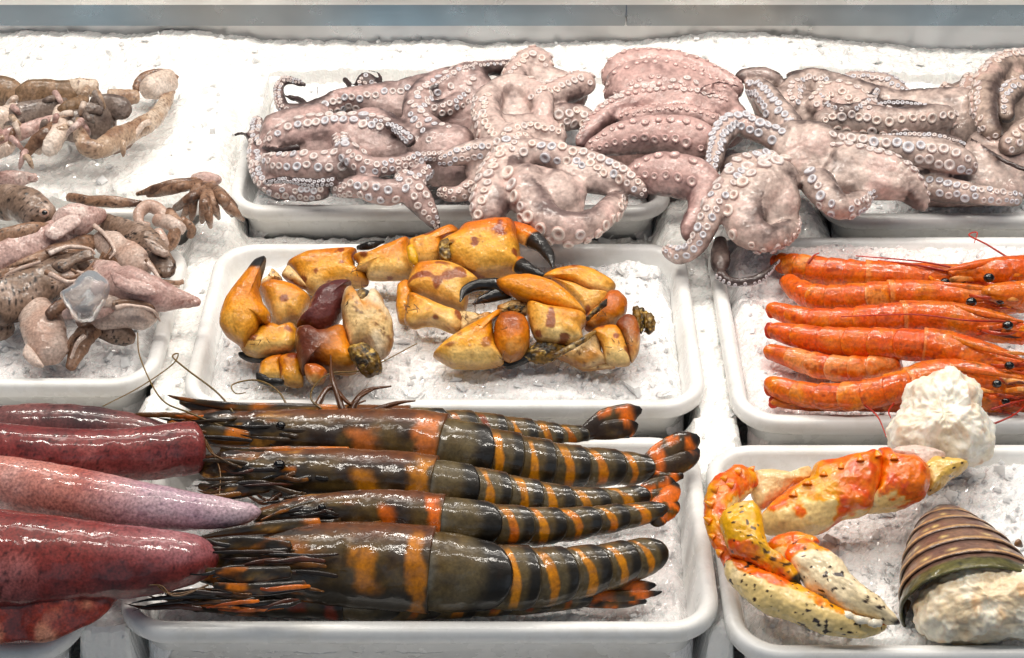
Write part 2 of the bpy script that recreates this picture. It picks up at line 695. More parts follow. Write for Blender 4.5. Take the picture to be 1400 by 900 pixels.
def tray(key, x0, x1, ya, yb, label, zr=0.0, rot=0.0):
    """open plastic tub; ya, yb: picture rows of the back and front outer rim on the rim plane"""
    y1, y0 = Yof(ya), Yof(yb)
    TRAYS[key] = (x0, x1, y0, y1)
    V, F = [], []
    cx, cy = (x0 + x1) / 2, (y0 + y1) / 2
    base = None
    for ins, z in RIM:
        R = max(0.034 - ins, 0.008)
        p = rrect(x0 + ins, x1 - ins, y0 + ins, y1 - ins, R)
        V.append(np.column_stack([p, np.full(len(p), z + zr)]))
    m = len(V[0])
    V = np.vstack(V)
    n = len(RIM)
    i = np.arange(n - 1)[:, None] * m
    j = np.arange(m)[None, :]
    j2 = (j + 1) % m
    Fq = np.stack([i + j, i + j2, i + m + j2, i + m + j], -1).reshape(-1, 4)
    k0 = len(V)
    V = np.vstack([V, [[cx, cy, -0.060 + zr]], [[cx, cy, -0.066 + zr]]])
    jj = np.arange(m)
    Ft = np.vstack([np.stack([np.full(m, k0), (n - 1) * m + jj, (n - 1) * m + (jj + 1) % m], -1),
                    np.stack([np.full(m, k0 + 1), (jj + 1) % m, jj], -1)])
    V = V - np.array([cx, cy, 0])
    # real tubs are never quite true: a slow warp of a millimetre
    V[:, 2] += 0.0012 * fbm(V + cx * 3, 9.0, 2, 5)
    V[:, :2] += 0.0010 * np.stack([fbm(V, 8.0, 2, 8), fbm(V, 8.0, 2, 9)], 1)
    me = make_mesh('seafood_tray', V, [Fq, Ft], M_PLASTIC)
    o = link('seafood_tray', me)
    o.location = (cx, cy, 0)
    tag(o, label, 'tray', 'white plastic seafood trays on the ice')
    return o


tray('octo', -0.243, 0.136, 96, 287, 'white plastic tray heaped with octopus behind the crab claws')
tray('octo_r', 0.262, 0.640, 96, 299, 'white plastic tray under the octopus behind the red shrimps')
tray('cuttle', -0.660, -0.262, 96, 292, 'ice filled tray of cuttlefish at the top left corner, rim mostly buried')
tray('crab', -0.242, 0.142, 330, 556, 'white plastic tray holding orange crab claws on ice')
tray('small_squid', -0.640, -0.263, 330, 527, 'white plastic tray of small speckled squid at the left edge')
tray('shrimp', 0.1595, 0.560, 322, 578, 'white plastic tray holding the red shrimps')
tray('prawn', -0.2485, 0.131, 594, 863, 'white plastic tray holding striped tiger prawns at the front')
tray('big_squid', -0.640, -0.268, 594, 892, 'white tray corner under the big purple squids at bottom left')
tray('king', 0.1335, 0.530, 604, 896, 'white plastic tray holding king crab leg and lobster tail')


def ice_height(X, Y, seed, amp=1.0):
    """crushed ice relief: tilted shards of two sizes on a lumpy heap"""
    z = np.zeros(X.shape)
    p = np.column_stack([X.ravel(), Y.ravel(), np.full(X.size, seed * 1.7)])
    z += 0.0040 * fbm(p, 32, 3, seed).reshape(X.shape)
    z += 0.0022 * np.abs(fbm(p, 95, 3, seed + 50)).reshape(X.shape)
    for size, a, s in ((0.013, 0.0012, 1), (0.006, 0.0009, 2), (0.0032, 0.0006, 3)):
        wx = X + 0.3 * size * fbm(p, 1.2 / size, 1, seed + 31).reshape(X.shape)
        wy = Y + 0.3 * size * fbm(p, 1.2 / size, 1, seed + 37).reshape(X.shape)
        r, bx, by, e = cells2(wx, wy, size, seed * 10 + s * 101)
        z += a * ((r[0] - 0.5) * 1.6 + (r[1] - 0.5) * 1.8 * bx + (r[2] - 0.5) * 1.8 * by)
    return z * amp


def ice_grid(x0, x1, y0, y1, step, zf, seed, name, amp=1.0, keep=None, tint=None, rag=0.0):
    nx, ny = int((x1 - x0) / step) + 1, int((y1 - y0) / step) + 1
    X, Y = np.meshgrid(np.linspace(x0, x1, nx), np.linspace(y0, y1, ny))
    Z = zf(X, Y) + ice_height(X, Y, seed, amp)
    jit = 0.35 * step
    Xj = X + jit * (RNG.random(X.shape) - 0.5)
    Yj = Y + jit * (RNG.random(X.shape) - 0.5)
    V = np.column_stack([Xj.ravel(), Yj.ravel(), Z.ravel()])
    i = np.arange(ny - 1)[:, None] * nx
    j = np.arange(nx - 1)[None, :]
    F = np.stack([i + j, i + j + 1, i + nx + j + 1, i + nx + j], -1).reshape(-1, 4)
    base = np.array([0.915, 0.91, 0.905])
    c = np.tile(base, (len(V), 1))
    g = fbm(V, 130, 3, seed + 5)
    c = c * (1 + 0.05 * g)[:, None]
    if tint is not None:
        c = tint(V, c)
    me = make_mesh(name, V, F, M_ICE, col=c, smooth_faces=False)
    return me


def shard_mesh(rng, size):
    """one irregular splinter of ice (convex, 8 corners)"""
    d = np.array([size * rng.uniform(0.5, 1.3), size * rng.uniform(0.4, 1.0), size * rng.uniform(0.12, 0.4)])
    V = np.array([[sx, sy, sz] for sx in (-1, 1) for sy in (-1, 1) for sz in (-1, 1)], float) * d * 0.5
    V *= rng.uniform(0.55, 1.1, V.shape)
    F = np.array([[0, 1, 3, 2], [4, 6, 7, 5], [0, 4, 5, 1], [2, 3, 7, 6], [0, 2, 6, 4], [1, 5, 7, 3]])
    q = rng.normal(size=4)
    q /= np.linalg.norm(q)
    from mathutils import Quaternion
    R = np.array(Quaternion(q).to_matrix())
    return V @ R.T, F


def shards(rng, pts, lo, hi):
    Vs, Fs, k = [], [], 0
    for p in pts:
        V, F = shard_mesh(rng, rng.uniform(lo, hi) * (1 if rng.random() > 0.06 else 1.7))
        Vs.append(V + p)
        Fs.append(F + k)
        k += 8
    return np.vstack(Vs), np.vstack(Fs)


def tray_ice(key, zf, seed, label, n_sh0, tint=None, step=0.0016):
    x0, x1, y0, y1 = TRAYS[key]
    ins = 0.0140
    x0, x1, y0, y1 = x0 + ins, x1 - ins, y0 + ins, y1 - ins
    X0, X1 = max(x0, -0.46), min(x1, 0.46)

    def z2(X, Y):
        z = zf(X, Y)
        # rounded corners and a ragged edge that drops along the tub wall
        dx = np.minimum(X - x0, x1 - X)
        dy = np.minimum(Y - y0, y1 - Y)
        d = np.minimum(dx, dy)
        R = 0.022
        cx, cy = np.maximum(R - dx, 0), np.maximum(R - dy, 0)
        dc = R - np.hypot(cx, cy)
        d = np.where((dx < R) & (dy < R), dc, d)
        e = smooth(0.010, -0.001, d + 0.003 * fbm(np.column_stack([X.ravel(), Y.ravel(), 0 * X.ravel()]), 70, 2, seed + 3).reshape(X.shape))
        return z - 0.012 * e - 0.04 * smooth(0.001, -0.006, d)
    me = ice_grid(X0, X1, y0, y1, step, z2, seed, 'crushed_ice', tint=tint)
    rng = np.random.default_rng(seed)
    n_sh = int(n_sh0 * 0.4)
    xs, ys = rng.uniform(X0 + 0.008, X1 - 0.008, n_sh), rng.uniform(y0 + 0.008, y1 - 0.008, n_sh)
    zs = z2(xs[None, :], ys[None, :])[0] + ice_height(xs[None, :], ys[None, :], seed)[0] + 0.001
    V2, F2 = shards(rng, np.column_stack([xs, ys, zs]), 0.002, 0.006)
    nb = max(4, n_sh // 14)
    xb, yb = rng.uniform(X0 + 0.012, X1 - 0.012, nb), rng.uniform(y0 + 0.012, y1 - 0.012, nb)
    zb = z2(xb[None, :], yb[None, :])[0] + ice_height(xb[None, :], yb[None, :], seed)[0] + 0.001
    V3, F3 = shards(rng, np.column_stack([xb, yb, zb]), 0.008, 0.014)
    F2 = np.vstack([F2, F3 + len(V2)])
    V2 = np.vstack([V2, V3])
    V1 = np.empty(len(me.vertices) * 3, np.float32)
    me.vertices.foreach_get('co', V1)
    V1 = V1.reshape(-1, 3)
    F1 = np.empty(len(me.polygons) * 4, np.int32)
    me.polygons.foreach_get('vertices', F1)
    F1 = F1.reshape(-1, 4)
    c1 = np.empty(len(V1) * 4, np.float32)
    me.color_attributes['Col'].data.foreach_get('color', c1)
    c2 = np.tile([0.95, 0.95, 0.955], (len(V2), 1)) * rng.uniform(0.94, 1.02, (len(V2), 1))
    if tint is not None:
        c2 = tint(V2, c2)
    me2 = make_mesh('crushed_ice', np.vstack([V1, V2]), np.vstack([F1, F2 + len(V1)]), M_ICE, col=np.vstack([c1.reshape(-1, 4)[:, :3], c2]), smooth_faces=False)
    me2.materials.append(M_CHIP)
    me2.polygons.foreach_set('material_index', np.concatenate([np.zeros(len(F1), np.int32), np.ones(len(F2), np.int32)]))
    bpy.data.meshes.remove(me)
    o = link('crushed_ice', me2)
    tag(o, label, 'ice', kind='stuff')
    return o


def bump2d(X, Y, px, py, z, sx, sy):
    c = P(px, py, z)
    return np.exp(-(((X - c[0]) / sx) ** 2 + ((Y - c[1]) / sy) ** 2))


def pinkish(px, py, sx, sy, amt, colr=(0.86, 0.62, 0.58)):
    c = P(px, py, 0)

    def f(V, col):
        g = np.exp(-(((V[:, 0] - c[0]) / sx) ** 2 + ((V[:, 1] - c[1]) / sy) ** 2)) * amt
        g = g * np.clip(0.6 + 0.9 * fbm(V, 45, 3, 77), 0, 1.3)
        return mixc(col, np.array(colr), np.clip(g, 0, 1))
    return f


tray_ice('octo', lambda X, Y: -0.016 + 0.014 * smooth(Yof(200), Yof(110), Y), 3, 'crushed ice under the octopus in the back middle tray', 150, step=0.0022)
tray_ice('octo_r', lambda X, Y: -0.016 + 0.014 * smooth(Yof(200), Yof(110), Y), 4, 'crushed ice under the octopus at the right back', 120, step=0.0022)
tray_ice('crab', lambda X, Y: -0.0115 + 0.013 * bump2d(X, Y, 620, 450, 0, 0.16, 0.055) + 0.008 * bump2d(X, Y, 500, 335, 0, 0.06, 0.02) + 0.006 * bump2d(X, Y, 870, 360, 0, 0.05, 0.04), 6, 'crushed ice bedding the orange crab claws', 1500, tint=pinkish(690, 500, 0.12, 0.03, 0.16))
tray_ice('small_squid', lambda X, Y: -0.014 + 0 * X, 7, 'crushed ice under the small speckled squid', 500, tint=pinkish(60, 490, 0.08, 0.05, 0.22))
tray_ice('shrimp', lambda X, Y: -0.010 + 0.014 * smooth(Yof(400), Yof(335), Y) + 0.006 * bump2d(X, Y, 1010, 420, 0, 0.03, 0.08), 8, 'crushed ice with pink stains around the red shrimps', 1300,
         tint=lambda V, c: pinkish(1060, 480, 0.06, 0.09, 0.62, (0.88, 0.60, 0.56))(V, pinkish(1250, 350, 0.14, 0.02, 0.55, (0.90, 0.58, 0.52))(V, c)))
tray_ice('prawn', lambda X, Y: -0.020 + 0 * X, 9, 'crushed ice under the striped tiger prawns', 700, tint=pinkish(940, 760, 0.04, 0.06, 0.2))
tray_ice('big_squid', lambda X, Y: -0.020 + 0 * X, 10, 'crushed ice under the big purple squids', 60, step=0.0026)
tray_ice('king', lambda X, Y: -0.012 + 0.012 * bump2d(X, Y, 1380, 660, 0, 0.06, 0.05) + 0.004 * bump2d(X, Y, 1120, 760, 0, 0.05, 0.05), 12, 'crushed ice around the king crab leg and lobster tail', 1500, tint=pinkish(1290, 660, 0.05, 0.03, 0.2))


# ---- the ice bed the trays stand in
def bed_z(X, Y):
    z = np.full(X.shape, -0.036)
    p = np.column_stack([X.ravel(), Y.ravel(), 0 * X.ravel()])
    wob = fbm(p, 7, 2, 40).reshape(X.shape)
    back = smooth(Yof(200), Yof(120), Y + 0.02 * wob)          # heaped up behind the back row
    z = z + (0.0375 + 0.003 * wob) * back
    left = smooth(-0.225, -0.262, X + 0.010 * wob) * smooth(Yof(292), Yof(262), Y + 0.012 * wob)
    z = np.maximum(z, -0.036 + (0.0400 + 0.003 * wob) * left)
    gap = smooth(0.125, 0.16, X) * smooth(0.28, 0.25, X) * smooth(Yof(345), Yof(290), Y)
    z = np.maximum(z, -0.036 + 0.032 * gap)
    z = z + 0.006 * wob * smooth(Yof(230), Yof(110), Y)
    z = z + 0.009 * bump2d(X, Y, 40, 60, 0, 0.10, 0.05) + 0.009 * bump2d(X, Y, 270, 60, 0, 0.06, 0.05) + 0.009 * bump2d(X, Y, 1000, 60, 0, 0.10, 0.06) - 0.006 * bump2d(X, Y, 1320, 60, 0, 0.12, 0.06) - 0.005 * bump2d(X, Y, 650, 60, 0, 0.12, 0.06)
    for xc in (-0.2545, 0.147):
        z = np.maximum(z, -0.036 + 0.022 * smooth(0.030, 0.012, np.abs(X - xc + 0.004 * wob)))
    z = z - 0.034 * smooth(Yof(835), Yof(850), Y)
    for k, (x0, x1, y0, y1) in TRAYS.items():
        ins = 0.010 if k in ('octo', 'octo_r') else 0.004
        d = np.minimum(np.minimum(X - x0, x1 - X), np.minimum(Y - y0, y1 - Y)) - ins
        if k == 'cuttle':
            d = np.minimum(d, Yof(262) - Y)
            d = np.where(Y > Yof(270), -1, d)
        dip = smooth(0.001, 0.010, d)
        z = z * (1 - dip) + np.minimum(z, -0.080) * dip
    return z


WALL_Y = float(P(700, 60, 0.0)[1])
me = ice_grid(-0.56, 0.56, Yof(1010), WALL_Y + 0.004, 0.0026, bed_z, 21, 'ice_bed', amp=1.0, tint=lambda V, c: c * np.array([1.0, 0.985, 0.955]))
o = link('ice_bed', me)
tag(o, 'bed of crushed ice that the trays stand in', 'ice', kind='structure')
rng = np.random.default_rng(99)
pts = []
for k in range(1300):
    x, y = rng.uniform(-0.5, 0.5), rng.uniform(Yof(960), WALL_Y - 0.004)
    z = bed_z(np.array([[x]]), np.array([[y]]))[0, 0]
    if z > -0.06:
        pts.append((x, y, z + 0.002 + ice_height(np.array([[x]]), np.array([[y]]), 21)[0, 0]))
V, F = shards(rng, np.array(pts), 0.0025, 0.007)
o = link('loose_ice', make_mesh('loose_ice', V, F, M_CHIP, col=np.tile([0.93, 0.935, 0.93], (len(V), 1)), smooth_faces=False))
tag(o, 'loose ice chips lying on the ice bed between the trays', 'ice', kind='stuff')

# ---- steel back of the counter
M_STEEL = steel_material('brushed_steel', (0.47, 0.49, 0.52), 0.34, (0.53, 0.51, 0.49))
M_STEEL2 = steel_material('painted_reflection_steel', (0.20, 0.28, 0.35), 0.30, (0.27, 0.255, 0.24))  # blue-grey and brownish reflections painted into the base colour
M_LIP = steel_material('bright_steel_edge', (0.75, 0.74, 0.72), 0.3)


def box(name, x0, x1, y0, y1, z0, z1, mat, parent=None, bev=0.001):
    bm = bmesh.new()
    bmesh.ops.create_cube(bm, size=1)
    for v in bm.verts:
        v.co = Vector(((x0 + x1) / 2 + v.co.x * (x1 - x0), (y0 + y1) / 2 + v.co.y * (y1 - y0), (z0 + z1) / 2 + v.co.z * (z1 - z0)))
    bmesh.ops.bevel(bm, geom=bm.edges[:], offset=bev, segments=2, affect='EDGES')
    me = bpy.data.meshes.new(name)
    bm.to_mesh(me)
    bm.free()
    me.materials.append(mat)
    return link(name, me, parent)


def zwall(y, yy):
    """height at which the row y of the picture meets the vertical plane Y = yy"""
    d = FWD - UPV * ((y - 450.0) / FPX)
    t = (yy - CAM[1]) / d[1]
    return CAM[2] + d[2] * t


wall = tag(bpy.data.objects.new('steel_back_wall', None), 'brushed steel back panel behind the ice bed', 'counter', kind='structure')
COL.objects.link(wall)
za, zb, zc = zwall(36, WALL_Y), zwall(36, WALL_Y - 0.006), zwall(5, WALL_Y - 0.006)
box('lower_panel', -1.2, 1.2, WALL_Y, WALL_Y + 0.004, -0.12, za + 0.01, M_STEEL, wall)
xs = P(845, 20, 0.0)[0] * 1.03
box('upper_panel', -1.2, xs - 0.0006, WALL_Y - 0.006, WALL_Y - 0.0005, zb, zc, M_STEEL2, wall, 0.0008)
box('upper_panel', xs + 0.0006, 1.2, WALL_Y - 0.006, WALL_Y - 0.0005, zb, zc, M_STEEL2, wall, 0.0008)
box('top_lip', -1.2, 1.2, WALL_Y - 0.012, WALL_Y + 0.02, zc + 0.0005, zc + 0.010, M_LIP, wall, 0.002)

# ================================================================== OCTOPUS
M_OCTO = wet('octopus_skin', rough=0.5, spec=0.35, coat=0.8, coat_rough=0.05, bump=0.22, bump_scale=700, bump2=0.28, bump2_scale=190, speck=0.12, speck_scale=300, sat=0.78, gam=1.46)
M_SUCK = wet('sucker_skin', rough=0.38, coat=0.5, coat_rough=0.12, bump=0.1, bump2=0.05, speck=0.06, sat=0.85, gam=1.08)


def sucker_mesh(name, c_rim, c_in, c_deep, c_base):
    prof = [(1.02, -0.55), (1.0, 0.05), (0.96, 0.26), (0.80, 0.38), (0.60, 0.33), (0.46, 0.12), (0.30, 0.04), (0.16, -0.12)]
    cols = [c_base, c_base, c_rim, c_rim, c_rim, c_in, c_in, c_deep]
    m = 12
    V, C = [], []
    for (r, z), c in zip(prof, cols):
        for k in range(m):
            a = 2 * math.pi * k / m
            V.append((r * math.cos(a), r * math.sin(a), z))
            C.append(c)
    V.append((0, 0, -0.16))
    C.append(c_deep)
    n = len(prof)
    i = np.arange(n - 1)[:, None] * m
    j = np.arange(m)[None, :]
    j2 = (j + 1) % m
    F = np.stack([i + j, i + j2, i + m + j2, i + m + j], -1).reshape(-1, 4)
    jj = np.arange(m)
    Ft = np.stack([np.full(m, len(V) - 1), (n - 1) * m + jj, (n - 1) * m + (jj + 1) % m], -1)
    return make_mesh(name, np.array(V), [F, Ft], M_SUCK, col=np.array(C))


SUCKERS = [sucker_mesh('sucker', lin(218, 205, 200), lin(205, 182, 175), lin(168, 134, 126), lin(194, 164, 156)),
           sucker_mesh('sucker', lin(206, 205, 211), lin(194, 186, 190), lin(150, 134, 137), lin(180, 163, 163)),
           sucker_mesh('sucker', lin(224, 207, 196), lin(212, 180, 166), lin(180, 132, 118), lin(202, 166, 154)),
           sucker_mesh('sucker', lin(198, 158, 152), lin(228, 206, 196), lin(170, 120, 114), lin(196, 158, 150))]


def voxel_union(tubes, voxel, smooth_it):
    V, F = join(tubes)
    me = make_mesh('tmp', V, F)
    o = bpy.data.objects.new('tmp', me)
    COL.objects.link(o)
    r = o.modifiers.new('r', 'REMESH')
    r.mode = 'VOXEL'
    r.voxel_size = voxel
    s = o.modifiers.new('s', 'SMOOTH')
    s.factor = 0.5
    s.iterations = smooth_it
    dg = bpy.context.evaluated_depsgraph_get()
    ev = o.evaluated_get(dg)
    m2 = ev.to_mesh()
    V = np.empty(len(m2.vertices) * 3, np.float32)
    m2.vertices.foreach_get('co', V)
    V = V.reshape(-1, 3).astype(float)
    lt = np.empty(len(m2.polygons), np.int32)
    m2.polygons.foreach_get('loop_total', lt)
    lv = np.empty(len(m2.loops), np.int32)
    m2.loops.foreach_get('vertex_index', lv)
    assert (lt == 4).all()
    F = lv.reshape(-1, 4)
    ev.to_mesh_clear()
    bpy.data.objects.remove(o)
    bpy.data.meshes.remove(me)
    return V, F


def octopus(label, arms, pale, dark, webs=(), voxel=0.0017, seed=0, sidx=(0, 1), rimdark=0.0, group='octopuses heaped on the back trays'):
    """arms: list of dict(c=ctrl, oral=deg or None, k=sucker size, sp=spread deg, ur=(u0,u1), tone=0..1 darkness, si=sucker look)"""
    rng = np.random.default_rng(seed)
    tubes, samp, sr, sdir, stone = [], [], [], [], []
    spines = []
    for a in arms:
        L = len(a['c'])
        sp = Spine([list(c) + [a.get('flat', 0.9)] if len(c) == 4 else c for c in a['c']], n=14 * L, cluster=0.1)
        # small irregular swellings so that no arm is a clean pipe
        sp.r = sp.r * (1 + 0.07 * fbm(np.column_stack([sp.u * sp.L * 60, sp.u * 0 + seed, sp.u * 0 + len(spines)]), 1.0, 2, seed))
        V, F, t, th = loft(sp, m=20, round0=0.9, round1=0.9)
        tubes.append((V, F))
        spines.append((sp, a))
        od = math.radians(a['oral'] if a.get('oral') is not None else 90)
        dirs = sp.B * math.cos(od) + sp.N * math.sin(od)
        samp.append(sp.c)
        sr.append(sp.r)
        sdir.append(dirs)
        stone.append(np.full(sp.n, a.get('tone', 0.0)))
    for outline, z, H in webs:
        V, F, t, th = puff(outline, z, H, m=56, rings=10, p=2.6)
        tubes.append((V, F))
        k = slice(0, len(V), 7)
        samp.append(V[k] * 0.6 + V.mean(0) * 0.4)
        sr.append(np.full(len(V[k]), 0.016))
        d = nrm(CAM - V[k])
        sdir.append(d)
        stone.append(np.full(len(V[k]), 0.0))
    V, F = voxel_union(tubes, voxel, 10)
    samp, sr, sdir, stone = np.vstack(samp), np.concatenate(sr), np.vstack(sdir), np.concatenate(stone)
    N = vnormals(V, [F])
    # nearest arm surface for every vertex
    fac = np.zeros(len(V))
    rad = np.zeros(len(V))
    ton = np.zeros(len(V))
    for k in range(0, len(V), 4000):
        D = np.linalg.norm(V[k:k + 4000, None, :] - samp[None, :, :], axis=2) / sr[None, :]
        i = D.argmin(1)
        fac[k:k + 4000] = np.sum(N[k:k + 4000] * sdir[i], 1)
        rad[k:k + 4000] = sr[i]
        ton[k:k + 4000] = stone[i]
    # relief: wrinkles and lumps
    V = V + N * (0.0013 * fbm(V, 70, 3, seed + 1) - 0.0005 * smooth(0.16, 0.0, np.abs(fbm(V, 150, 2, seed + 2))))[:, None]
    g1 = fbm(V, 40, 3, seed + 3)
    g2 = fbm(V, 170, 3, seed + 4)
    g3 = fbm(V, 420, 2, seed + 6)
    t = smooth(0.90, -0.35, fac + 0.65 * g1 + 0.55 * g2)
    t = np.clip(t * 0.85 + 0.75 * smooth(0.008, 0.0035, rad) + ton, 0, 1)
    col = mixc(lin(*pale), lin(*dark), t)
    net = smooth(0.10, 0.0, np.abs(fbm(V, 120, 2, seed + 21))) * smooth(0.75, 0.2, fac)
    col = mixc(col, lin(*dark) * 0.85, net * 0.35)
    pinkm = smooth(0.0, 0.6, g1 + 0.4 * g2) * 0.35
    col = mixc(col, lin(222, 176, 168), pinkm * (1 - t))
    col = col * (1 + 0.16 * g2 + 0.10 * g3)[:, None]
    spots = smooth(0.35, 0.6, fbm(V, 330, 2, seed + 9)) * smooth(0.2, 0.9, t)
    col = mixc(col, lin(74, 56, 54), spots * 0.55)
    c0 = V.mean(0)
    root = thing('octopus', label, 'octopus', (c0[0], c0[1], V[:, 2].min()), group)
    body = link('body', make_mesh('octopus_body', V, F, M_OCTO, col=col), root)
    # suckers
    bvh = BVHTree.FromPolygons([tuple(v) for v in V], F.tolist())
    found = []
    for sp, a in spines:
        if a.get('oral') is None:
            continue
        k = a.get('k', 0.34)
        spread = math.radians(a.get('sp', 26))
        u0, u1 = a.get('ur', (0.04, 0.97))
        od = math.radians(a['oral'])
        for side in (-1, 1):
            u = u0 + (0.0 if side < 0 else 0.5 * k * 2 * float(np.interp(u0, sp.u, sp.r)) / sp.L)
            while u < u1:
                c, T, Nn, B, r, fl = sp.at(u)
                s = np.clip(k * r, 0.0011, 0.0062) * rng.uniform(0.82, 1.12)
                an = od + side * spread + rng.normal(0, 0.09)
                d = B * math.cos(an) + Nn * math.sin(an)
                ori = c + d * r * 3.0
                hit, hn, idx, dist = bvh.ray_cast(Vector(ori), Vector(-d), r * 3.2)
                u += s * a.get('gap', 2.05) / sp.L
                if hit is None or (Vector(c) - hit).length > a.get('far', 2.0) * r or hn.dot(Vector(d)) < 0.2:
                    continue
                hn = (hn + 0.5 * Vector(d) + Vector(rng.normal(0, 0.10, 3))).normalized()
                found.append((s, hit, hn, a.get('si', sidx)))
    found.sort(key=lambda q: -q[0])
    kept = []
    for s, hit, hn, si in found:
        if any((hit - h).length < 0.80 * (s + s2) for s2, h, _, _ in kept):
            continue
        kept.append((s, hit, hn, si))
    rest = []
    for n, (s, hit, hn, si) in enumerate(kept):
        me = SUCKERS[si[int(rng.integers(len(si)))]]
        q = hn.to_track_quat('Z', 'Y').to_matrix().to_4x4()
        M = Matrix.Translation(hit + hn * (s * 0.10)) @ q @ Matrix.Rotation(rng.uniform(0, 6.28), 4, 'Z') @ Matrix.Diagonal((s * rng.uniform(0.9, 1.1), s * rng.uniform(0.85, 1.08), s * 0.85, 1))
        if n < 300:
            o = bpy.data.objects.new('sucker', me)
            COL.objects.link(o)
            o.parent = root
            o.matrix_parent_inverse = Matrix.Translation(root.location).inverted()
            o.matrix_basis = M
        else:
            rest.append((me, M))
    if rest:
        parts, cs = [], []
        for me, M in rest:
            v = np.array([M @ x.co for x in me.vertices])
            quads = np.array([list(p.vertices) for p in me.polygons if len(p.vertices) == 4])
            tris = np.array([list(p.vertices) for p in me.polygons if len(p.vertices) == 3])
            parts.append((v, [quads, tris]))
            cc = np.empty(len(v) * 4, np.float32)
            me.color_attributes['Col'].data.foreach_get('color', cc)
            cs.append(cc.reshape(-1, 4)[:, :3])
        v, f = join(parts)
        o = link('small_suckers', make_mesh('small_suckers', v, f, M_SUCK, col=np.vstack(cs)), root)
        o['kind'] = 'stuff'
    print('octopus', label[:40], len(V), 'verts', len(kept), 'suckers')
    return root


def T3(*p): return [(310 + x / 3.0, 50 + y / 3.0) for x, y in p]
def T4(*p): return [(630 + x / 2.8125, 50 + y / 2.8125) for x, y in p]
def T5(*p): return [(890 + x / 2.57, 50 + y / 2.57) for x, y in p]


def A(c, oral=None, **k):
    d = dict(c=c, oral=oral)
    d.update(k)
    return d


octopus('mottled pink octopus filling the left end of the back tray, one arm curled up', [
    A([(610, 235, 1.6, 34), (560, 205, 2.2, 38), (500, 195, 2.2, 40), (440, 205, 1.6, 34), (385, 210, 1.0, 26)], None),
    A([(430, 165, 0.6, 26), (520, 150, 1.2, 30), (600, 160, 1.6, 30)], None, tone=0.2),
    A([(580, 124, 3.5, 15), (520, 130, 3.3, 17), (470, 137, 3, 16), (425, 152, 2.6, 14), (391, 150, 2.6, 10), (381, 128, 3, 8), (388, 110, 3.4, 7), (408, 113, 3.5, 6), (420, 118, 3.3, 3)], 110, tone=0.1),
    A([(535, 190, 3.6, 20), (480, 180, 3.6, 24), (430, 180, 3.3, 24), (385, 190, 2.8, 18), (362, 200, 2, 11)], 35, sp=18, k=0.30),
    A([(505, 218, 3.2, 20), (460, 228, 3.0, 26), (420, 230, 2.8, 25), (380, 226, 2.4, 18), (358, 220, 1.6, 10)], 62, k=0.27, sp=24),
    A([(352, 160, 1.5, 9), (350, 190, 1.2, 11), (349, 215, 1, 11), (356, 243, 1, 12), (378, 260, 1, 12), (420, 264, 1.0, 12), (452, 262, 1.4, 10)], 80, tone=0.25, k=0.4),
    A([(465, 188, 4.2, 14), (476, 212, 4.4, 15), (505, 228, 4.4, 15), (540, 226, 4.2, 13), (575, 216, 4, 11), (610, 212, 3.6, 9)], 90, k=0.36, si=(0, 1)),
    A([(452, 263, 2.6, 9), (490, 256, 3.2, 17), (530, 263, 3.2, 18), (562, 250, 3.3, 15), (588, 230, 3.4, 11)], 75, k=0.34),
    A([(548, 240, 3.5, 16), (564, 262, 3.0, 19), (582, 286, 2, 15), (594, 305, 1.0, 9), (598, 318, 0.4, 3)], 100, k=0.3, tone=0.05),
    A([(650, 100, 4, 12), (605, 110, 4.2, 17), (576, 132, 4.2, 19), (570, 160, 4, 21), (592, 182, 3.8, 19), (625, 192, 3.5, 16)], 105, k=0.28),
    A([(592, 124, 4.8, 9), (625, 103, 5.0, 13), (662, 94, 4.8, 12), (705, 92, 4, 10)], 150, tone=0.45, k=0.22),
    A([(560, 150, 3.4, 14), (590, 152, 3.8, 14), (625, 140, 3.8, 14), (645, 120, 3.4, 12)], 80, tone=0.2),
    A([(320, 185, 0.7, 2.6), (333, 183, 1.2, 3.0), (352, 197, 1.9, 3.6), (380, 206, 2.6, 5), (412, 200, 3.2, 6)], None, tone=0.6),
    A([(503, 97, 3.2, 2.2), (515, 99, 3.4, 2.8), (521, 108, 3.2, 2.8), (520, 116, 3.0, 3.4)], None, tone=0.7),
    A([(470, 107, 3.2, 5), (476, 115, 3.2, 5), (479, 128, 3, 5)], None, tone=0.55),
    A([(489, 120, 3, 9), (500, 108, 3.2, 10), (514, 118, 3, 9)], 90, tone=0.5),
    A([(392, 132, 2.6, 4), (412, 138, 2.6, 5), (425, 152, 2.6, 6)], None, tone=0.6),
    A([(445, 168, 4.2, 5), (470, 160, 4.6, 7), (505, 166, 4.8, 8), (540, 176, 4.8, 9), (565, 196, 4.6, 10)], 90, k=0.4, tone=0.1, si=(1,)),
    A([(360, 250, 2.0, 4), (390, 246, 3.0, 6), (430, 250, 3.6, 7), (462, 246, 3.8, 8)], 80, k=0.4, tone=0.2, si=(1,)),
    A([(433, 112, 2.8, 1.6), (434, 128, 2.6, 1.6), (430, 140, 2.4, 1.6)], None, tone=0.6),
], (204, 176, 169), (94, 72, 71), seed=1, webs=[(T3((420, 400), (560, 300), (700, 330), (800, 470), (700, 550), (520, 570), (440, 510)), 2.6, 34), (T3((780, 400), (880, 360), (1010, 400), (1010, 610), (900, 620), (800, 580)), 2.6, 30), (T3((160, 330), (400, 280), (460, 440), (400, 620), (200, 640), (130, 500)), 1.2, 26), (T3((400, 240), (700, 200), (900, 260), (850, 400), (600, 340)), 2.6, 26), (T3((690, 190), (1000, 130), (1100, 200), (1060, 430), (900, 420), (740, 330)), 3.0, 26)], sidx=(0, 0, 1))

